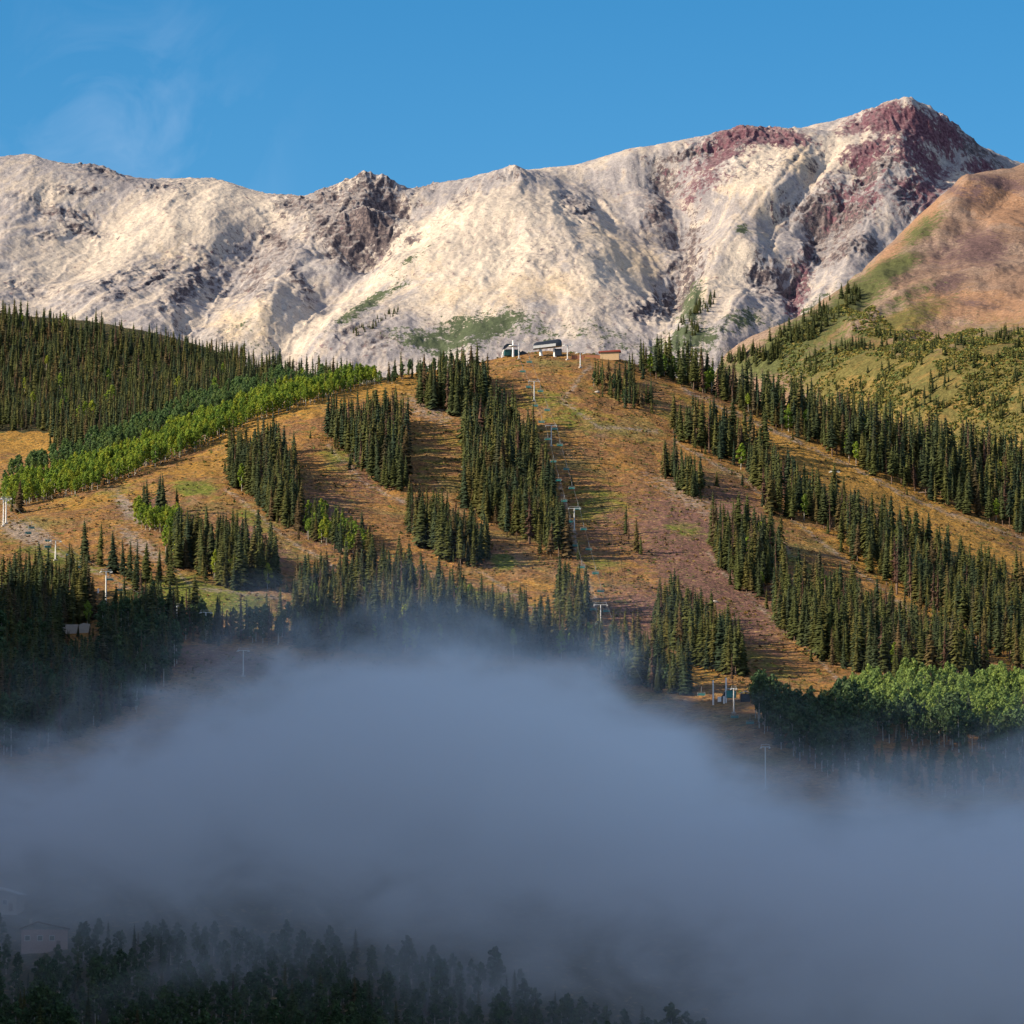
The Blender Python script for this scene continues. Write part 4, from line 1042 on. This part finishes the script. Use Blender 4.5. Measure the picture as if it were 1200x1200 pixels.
def on(sheet, n, u0, u1, y0, y1):
    y = rng.uniform(y0, y1, n); x = rng.uniform(u0, u1, n) * y
    return x, y, sheet.h(x, y)
x, y, z = on(hill, 26000, -.12, .12, 1720, 2490)
keep = fbm(x / 25, y / 40, 3, .5, 60) > -.25
px_, py_ = to_px(x, y, z)
keep &= ~((px_ < 430) & (y > 2260))
sp = [(a, b, c - .05, random.choice((.3, .4, .5, .6, .8, 1.1))) for a, b, c, k in zip(x, y, z, keep) if k]
scrub('ground_cover', M['tuft'], sp, 'dry tufts and low brush on the ski runs', 6)
x, y, z = on(alp, 52000, .055, .125, 2850, 3600)
px_, py_ = to_px(x, y, z)
keep = (np.interp(px_, [850, 900, 950, 1010, 1050, 1200], [425, 404, 376, 345, 388, 385]) < py_) & (perlin(x / 34, y / 60) + .5 * perlin(x / 9, y / 15) > -.15)
sp = [(a, b, c, random.uniform(.5, 1.7)) for a, b, c, k in zip(x, y, z, keep) if k]
scrub('alpine_shrubs', M['shrub'], sp, 'yellow green willow scrub on the alpine slope', 8, .8)

# ------------------------------------------------------------------ ski lifts
def ground(px, py): return hill.hit(px, py)[0]
Z3 = np.array([0, 0, 1.0])

def lift_tower(name_label, base, ang, H, group, arm=5.4, pole_r=.30):
    """steel tower; its crossarm lies along local x"""
    t = thing('lift_tower', name_label, 'lift tower', base, ang, group)
    m = MB(); m.bar((0, 0, -1), (0, 0, H), pole_r, pole_r * .7, 10); m.obj('pole', M['steel'], t)
    m = MB(); m.box(0, 0, .2, 1.5, 1.5, .6); m.obj('footing', M['concrete'], t, .05)
    m = MB(); m.box(0, 0, H + .1, arm, .26, .22); m.obj('crossarm', M['steel'], t, .04)
    for s in (-1, 1):
        m = MB(); m.box(s * arm * .47, 0, H - .1, .12, 3.0, .2)
        for k in range(5): m.bar((s * arm * .47 - .14, -1.4 + .7 * k, H - .28), (s * arm * .47 + .14, -1.4 + .7 * k, H - .22), .17, None, 10)
        m.obj('sheave_train', M['steel'], t)
    m = MB()
    for s in (-1, 1): m.bar((s * arm * .42, 0, H + .3), (s * arm * .42, 0, H + .9), .05)
    m.bar((-arm * .42, 0, H + .9), (arm * .42, 0, H + .9), .04)
    m.obj('lifting_frame', M['steel'], t)
    return t

def make_chair(group):
    t = thing('lift_chair', '', 'lift chair', (0, 0, 0), 0, group)
    m = MB(); m.bar((0, 0, 0), (0, .1, -1.3), .07); m.bar((0, .1, -1.3), (0, .1, -1.9), .07); m.box(0, 0, .02, .2, .5, .22); m.obj('hanger', M['chair_frame'], t)
    m = MB()
    m.bar((-1.35, .1, -1.9), (1.35, .1, -1.9), .06)
    for s in (-1.35, 1.35): m.bar((s, .1, -1.9), (s, .15, -3.0), .06); m.bar((s, .15, -3.0), (s, -.5, -3.02), .06)
    m.obj('bail', M['chair_frame'], t)
    m = MB(); m.box(0, -.2, -3.0, 2.6, .62, .14); m.obj('seat', M['teal'], t, .03)
    m = MB(); m.box(0, .2, -2.55, 2.6, .12, .72); m.obj('backrest', M['teal'], t, .03)
    m = MB(); m.bar((-1.2, -.45, -2.45), (1.2, -.45, -2.45), .05); m.bar((-1.2, -.45, -2.45), (-1.3, .1, -2.3), .04); m.bar((1.2, -.45, -2.45), (1.3, .1, -2.3), .04); m.obj('safety_bar', M['chair_frame'], t)
    return t
CHAIR0 = None

def cable_points(bases, H, side, half, n=14, sag=1.0):
    P = []
    for k in range(len(bases) - 1):
        a, b = bases[k], bases[k + 1]
        d = (b - a)[:2]; L = np.linalg.norm(d); nrm = np.array([-d[1], d[0], 0]) / L
        for i in range(n + (k == len(bases) - 2)):
            s = i / n
            P.append(a + (b - a) * s + Z3 * (H - 4 * sag * s * (1 - s) * min(1, L / 60)) + nrm * side * half)
    return np.array(P)

def rope(name, pts, r, label, group=None):
    m = MB()
    for a, b in zip(pts[:-1], pts[1:]): m.bar(a, b, r, None, 5)
    o = m.obj(name, M['cable']); o['label'] = label; o['category'] = 'cable'
    if group: o['group'] = group
    return o

def place_chairs(pts, pys, labels, group, ang):
    global CHAIR0
    X, Yp = to_px(pts[:, 0], pts[:, 1], pts[:, 2])
    for py, lab in zip(pys, labels):
        q = py - 7
        k = np.interp(q, Yp, np.arange(len(Yp))) if Yp[-1] > Yp[0] else np.interp(q, Yp[::-1], np.arange(len(Yp))[::-1])
        i = min(int(k), len(pts) - 2); p = pts[i] + (pts[i + 1] - pts[i]) * (k - i)
        if CHAIR0 is None:
            CHAIR0 = make_chair(group); c = CHAIR0; c.location = tuple(map(float, p)); c.rotation_euler = (0, 0, ang)
        else: c = dup(CHAIR0, p, ang)
        c['label'] = lab; c['group'] = group

ordn = ['first', 'second', 'third', 'fourth', 'fifth', 'sixth', 'seventh', 'eighth', 'ninth', 'tenth', 'eleventh', 'twelfth', 'thirteenth', 'fourteenth', 'fifteenth', 'sixteenth']
# central chairlift
cb = [ground(*q) for q in ((608, 421), (626, 470), (646, 523), (673, 622), (704, 738))]
cb_low = ground(745, 830)
ang = math.atan2(-(cb[4] - cb[0])[0], (cb[4] - cb[0])[1]) + math.pi
for i, b_ in enumerate(cb):
    lift_tower('%s grey steel tower from the top of the central chairlift' % ordn[i], b_, ang, 9.6 if i else 8.2, 'towers of the central chairlift')
lc = cable_points([cb[0] + Z3] + cb[1:] + [cb_low], 9.2, -1, 2.5)
rc = cable_points([cb[0] + Z3] + cb[1:] + [cb_low], 9.2, 1, 2.5)
if lc[0][0] > rc[0][0]: lc, rc = rc, lc
rope('haul_rope', lc, .055, 'left steel haul rope of the central chairlift')
rope('haul_rope', rc, .055, 'right steel haul rope of the central chairlift')
ly = [436, 454, 476, 495, 515, 541, 563, 587, 611, 639, 664, 687, 713, 730]
ry_ = [425, 459, 481, 503, 522, 550, 572, 596, 620, 643, 671, 692, 715, 733]
place_chairs(lc, ly, ['%s teal chair from the top on the left rope of the central chairlift' % o for o in ordn], 'chairs of the central chairlift', ang)
place_chairs(rc, ry_, ['%s teal chair from the top on the right rope of the central chairlift' % o for o in ordn], 'chairs of the central chairlift', ang)
# left chairlift
lb = [ground(*q) for q in ((4, 617), (65, 657), (124, 712), (207, 735), (241, 752))]
ang2 = math.atan2(-(lb[2] - lb[0])[0], (lb[2] - lb[0])[1]) + math.pi
tl = ['paired grey lift tower at the left edge below the solitary spruce', 'short grey lift tower on the grass above the left forest', 'tall grey lift tower rising from the left forest', 'grey lift tower among the trees before the meadow bench', 'grey lift tower at the dirt bank above the fog, lowest of the left chairlift']
for i, (b_, h_) in enumerate(zip(lb, (11.5, 8, 14, 8, 11))):
    lift_tower(tl[i], b_, ang2, h_, 'towers of the left chairlift', 4.6, .34)
lift_tower('second of the paired grey lift towers at the left edge', ground(7, 614) , ang2, 11.0, 'towers of the left chairlift', 4.6, .34)
hl = [b_ + Z3 * (h_ - 8) for b_, h_ in zip(lb, (11.5, 8, 14, 8, 11))]
l2, r2 = cable_points(hl, 7.6, -1, 2.1), cable_points(hl, 7.6, 1, 2.1)
rope('haul_rope', l2, .045, 'downhill side haul rope of the left chairlift')
rope('haul_rope', r2, .045, 'uphill side haul rope of the left chairlift')
place_chairs(l2, (624, 640, 664, 690, 716), ['%s teal chair from the top on the downhill rope of the left chairlift' % o for o in ordn], 'chairs of the left chairlift', ang2)
place_chairs(r2, (618, 633, 650, 678, 703), ['%s teal chair from the top on the uphill rope of the left chairlift' % o for o in ordn], 'chairs of the left chairlift', ang2)
# right chairlift, running down behind the skyline forest
rb = [ground(*q) for q in ((665, 422), (680, 431), (978, 574), (1155, 690))]
ang3 = math.atan2(-(rb[3] - rb[1])[0], (rb[3] - rb[1])[1]) + math.pi
for b_, h_, lab in zip(rb, (7.5, 7.5, 8.5, 12), ('pale lift tower just right of the dark summit station', 'pale lift tower on the slope left of the summit hut', 'pale lift tower beside the upper right run', 'pale lift tower top showing among the right hand forest')):
    lift_tower(lab, b_, ang3, h_, 'towers of the right chairlift', 4.4, .3)
# lone towers in the fog
lift_tower('thin grey lift tower fading into the fog under the lower station', ground(897, 925), ang, 13.5, 'towers in the fog', 3.0, .22)
lift_tower('grey lift tower half lost in the fog below the dirt bank', ground(285, 793), ang2, 9.5, 'towers in the fog', 4.2, .24)

# ------------------------------------------------------------------ summit buildings
p = ground(601, 418)
t = thing('lift_station', 'teal and grey summit return station of the central chairlift', 'lift station', p, .15)
m = MB(); m.bar((0, -1.2, -1), (0, -1.2, 8.2), .6, .48, 12); m.bar((3.2, 1.5, -1), (3.2, 1.5, 4.2), .4, .4, 10); m.obj('mast', M['white'], t)
m = MB(); m.prism([(-5.2, 3.6), (-4.6, 5.4), (-3.2, 6.6), (-.4, 6.4), (.2, 5.6), (-2.6, 5.2), (-3.8, 4.0)], -.8, .8); m.obj('shroud', M['dark_metal'], t, .1)
m = MB(); m.bar((-5.6, .2, -.6), (-4.4, .2, 4.6), .34, .3, 8); m.obj('strut', M['white'], t)
m = MB(); m.prism([(-4.2, .6), (-4.2, 3.2), (-3.4, 3.9), (3.0, 3.9), (4.0, 3.0), (4.0, .6)], .9, 3.4); m.obj('machine_house', M['dark_teal'], t, .15)
m = MB(); m.prism([(4.05, .2), (4.05, 2.6), (5.0, 3.3), (7.2, 2.4), (7.6, .2)], .6, 3.0); m.obj('motor_cover', M['dark_metal'], t, .12)
m = MB(); m.bar((0, 0, 5.25), (0, 0, 5.65), 2.4, 2.4, 24); m.obj('bullwheel', M['steel'], t)
p = ground(640, 417)
t = thing('lift_station', 'long dark summit station with rounded roof and silver band', 'lift station', p, -.12)
prof = [(-2.2, 3.4), (-2.3, 5.0), (-1.6, 6.2), (-.6, 6.8), (.6, 6.8), (1.6, 6.2), (2.3, 5.0), (2.2, 3.4)]
m = MB()
n_ = len(prof)
vs = []
for x0, k in ((-6.6, .55), (-5.9, .9), (-4.6, 1.0), (6.2, 1.12), (7.4, 1.0), (7.9, .7)): vs += [(x0, a * k, 3.4 + (z0 - 3.4) * k + (x0 + 6) * .1) for a, z0 in prof]
fs = [(r_ * n_ + i, r_ * n_ + (i + 1) % n_, (r_ + 1) * n_ + (i + 1) % n_, (r_ + 1) * n_ + i) for r_ in range(5) for i in range(n_)] + [tuple(range(n_)), tuple(range(5 * n_, 6 * n_))]
m.add(vs, fs); m.obj('roof_shell', M['dark_metal'], t)
m = MB(); m.add([(-6.3, -2.36, 3.5), (5.2, -2.66, 4.6), (5.2, -2.66, 6.0), (-6.3, -2.36, 4.9), (-6.3, -2.2, 3.5), (5.2, -2.5, 4.6), (5.2, -2.5, 6.0), (-6.3, -2.2, 4.9)], [(0, 1, 2, 3), (7, 6, 5, 4), (0, 4, 5, 1), (3, 2, 6, 7), (0, 3, 7, 4), (1, 5, 6, 2)]); m.obj('silver_band', M['steel'], t)
for x0 in (-2.5, 4.6):
    m = MB(); m.bar((x0, 0, -1), (x0 - .5, 0, 3.9), .95, .6, 8); m.obj('leg', M['white'], t)
m = MB(); m.box(6.2, .4, 1.6, 3.4, 3.0, 3.6); m.obj('operator_booth', M['dark_metal'], t, .1)
p = ground(711, 421)
t = thing('patrol_hut', 'low tan hut with red roof on the summit right of the lift stations', 'hut', p, -.08)
m = MB(); m.box(1.5, 1, 1.4, 9.5, 5, 4.0); m.obj('wall', M['tan_wall'], t)
m = MB(); m.prism([(-4.2, 3.3), (-3.9, 3.9), (7.0, 4.6), (7.2, 3.7)], -2.2, 4.2); rf = m.obj('roof', M['red_roof'], t)
m = MB(); m.box(-7.2, 1, .9, 7.6, 4, 2.2); m.obj('annex', M['rust_wall'], t)
p = ground(677, 421)
m = MB(); m.box(0, 0, .8, 6.5, .3, 2.2)
for k in range(4): m.box(-3 + 2 * k, -.25, .9, .2, .2, 2.6)
o = m.obj('fence', M['rust_wall']); o.location = tuple(map(float, p)); o['label'] = 'rust red board fence between the summit station and the hut'; o['category'] = 'fence'

# ------------------------------------------------------------------ lower lift station at right
p = ground(850, 824)
t = thing('lift_station', 'lower lift station with teal machinery and white posts above the fog', 'lift station', p, .2)
for x0, y0, h_ in ((-4.4, 0, 8.0), (0.4, .5, 9.0)):
    m = MB(); m.bar((x0, y0, -1.5), (x0, y0, h_), .32, .26, 8); m.obj('post', M['white'], t)
m = MB(); m.box(2.2, 1.5, 3.2, 3.6, 3, 2.6); m.obj('machine_house', M['teal'], t, .15)
m = MB(); m.prism([(-2.6, .4), (.6, 4.6), (1.2, 4.4), (-1.6, .2)], .6, 1.2); m.prism([(-.4, 3.8), (2.8, 5.0), (2.8, 4.6), (-.4, 3.4)], .5, 1.4); m.obj('ramp_frame', M['dark_metal'], t)
m = MB(); m.bar((2.2, 1.5, 4.9), (2.2, 1.5, 5.2), 2.0, 2.0, 20); m.obj('bullwheel', M['steel'], t)
m = MB(); m.box(-2.2, -.3, 1.3, 1.2, .8, 1.8); m.box(-.6, -.3, 1.1, .6, .6, 2.6); m.obj('control_cabinet', M['white'], t, .05)
lift_tower('white lift tower standing in front of the lower lift station', ground(860, 836), ang, 8.6, 'towers at the lower station', 2.0, .3)
dup(CHAIR0, ground(861, 846) + Z3 * 4.4, ang, 'teal chair hanging just below the lower lift station')['group'] = 'chairs of the lower station'
dup(CHAIR0, ground(879, 853) + Z3 * 4.4, ang, 'teal chair furthest down the bank below the lower lift station')['group'] = 'chairs of the lower station'
dup(CHAIR0, ground(822, 818) + Z3 * 3.9, ang, 'teal chair waiting left of the lower lift station')['group'] = 'chairs of the lower station'
p = ground(873, 822)
t = thing('operator_hut', 'small blue grey operator hut right of the lower lift station', 'hut', p, .1)
m = MB(); m.box(0, 0, 1.2, 3.4, 2.6, 2.8); m.obj('wall', M['dark_metal'], t)
m = MB(); m.prism([(-2.1, 2.62), (0, 3.5), (2.1, 2.62), (2.1, 2.8), (0, 3.7), (-2.1, 2.8)], -1.7, 1.7); m.obj('roof', M['steel'], t)
m = MB(); m.box(0, -1.33, 1.6, 1.6, .08, .9); m.obj('window', M['glass'], t)

# ------------------------------------------------------------------ small things on the left bench
p = ground(92, 742)
m = MB(); m.box(-2.5, 0, 1.2, 5, .5, 4.2); m.box(-8, .4, .8, 5.6, .5, 3.0); m.prism([(0.2, -.5), (.2, 3.2), (2.0, 3.9), (4.4, 3.4), (4.4, -.5)], -.2, .3)
o = m.obj('retaining_wall', M['concrete'], None, .08); o.location = tuple(map(float, p)); o['label'] = 'pale concrete retaining wall among the trees above the fog at left'; o['category'] = 'wall'
def cannon(px, py, lab):
    t = thing('snow_hydrant', lab, 'hydrant', ground(px, py), 0, 'snowmaking hydrants')
    m = MB(); m.bar((0, 0, -.4), (0, 0, 1.2), .34, .3, 10); m.obj('post', M['white'], t)
    m = MB(); m.bar((0, 0, 1.2), (0, -.2, 1.75), .42, .2, 10); m.obj('cap', M['white'], t)
cannon(218, 662, 'white snowmaking hydrant left of the dark grove above the bench')
cannon(257, 682, 'white snowmaking hydrant below the dark grove on the bench')
cannon(115, 695, 'white snowmaking hydrant beside the tall tower in the left forest')
cannon(136, 731, 'white snowmaking hydrant right of the retaining wall')
for px, py, r0, lab in ((700, 460, 1.0, 'pale boulder at the foot of the stand under the summit hut'), (544, 548, 1.0, 'pale boulder left of the central wood'), (838, 706, .9, 'pale boulder on the lower right run')):
    V, Tt = [], []
    r = np.random.default_rng(int(px)); n = 9
    for k in range(6):
        ph = math.pi * k / 5
        for i in range(n):
            a = 6.283 * i / n; rr = r0 * (1 + r.uniform(-.22, .22))
            V.append((rr * 1.4 * math.sin(ph) * math.cos(a), rr * math.sin(ph) * math.sin(a), rr * .7 * math.cos(ph) + .2))
    for k in range(5):
        for i in range(n): Tt.append((k * n + i, k * n + (i + 1) % n, k * n + n + (i + 1) % n, k * n + n + i))
    o = link('boulder', mesh_np('boulder', V, Tt, [M['concrete']], True), label=lab, category='rock', group='boulders on the runs'); o.location = tuple(map(float, ground(px, py)))
for px, py, L, an, lab in ((820, 578, 7, 2.2, 'fallen dark log on the right run below the small stand'), (925, 575, 6, .5, 'fallen log at the edge of the right forest band'), (1078, 578, 7, -.5, 'fallen log on the upper right run')):
    m = MB(); m.bar((-L / 2, 0, .3), (L / 2, .2, .35), .32, .2, 8); m.bar((L * .1, 0, .3), (L * .2, .5, 1.1), .1, .04, 6)
    o = m.obj('fallen_log', M['wood']); q = ground(px, py); o.location = tuple(map(float, q)); o.rotation_euler = (0, 0, an); o['label'] = lab; o['category'] = 'log'; o['group'] = 'fallen logs'

# ------------------------------------------------------------------ houses in the misty forest at the bottom
def house(label, p, rz, w, d, h, wall, roofm, cols, gar=True):
    t = thing('house', label, 'house', p, rz)
    m = MB(); m.box(0, 0, h / 2 - 1, w, d, h + 2); m.obj('wall', wall, t)
    m = MB(); m.prism([(-w / 2 - .6, h), (-w * .15, h + 1.9), (w / 2 + .6, h), (w / 2 + .6, h + .25), (-w * .15, h + 2.2), (-w / 2 - .6, h + .25)], -d / 2 - .6, d / 2 + .6); rf = m.obj('roof', roofm, t)
    m = MB(); m.box(-w * .3, .5, h + 1.8, .9, .9, 2.2); m.obj('chimney', M['concrete'], rf)
    for x0 in cols:
        m = MB(); m.box(x0, -d / 2 - .03, h * .55, 1.5, .08, 1.5); f_ = m.obj('window', M['white'], t)
        m = MB(); m.box(x0, -d / 2 - .09, h * .55, 1.26, .06, 1.26); m.obj('pane', M['glass'], f_)
    m = MB(); m.box(w * .3, -d / 2 - .03, 1.1, 1.1, .09, 2.2); m.obj('door', M['brown'], t)
    return t
hp_ = ground(52, 1112); house('pinkish low house in the misty forest under the fog at lower left', hp_, .1, 12.5, 8, 5.2, M['pink_wall'], M['brown'], (-4.6, -1.2, 2.0))
hp_ = ground(6, 1068); house('pale grey house veiled by fog at the left edge of the picture', hp_, -.2, 9, 7, 4.5, M['concrete'], M['steel'], (-2.4, 1.0))
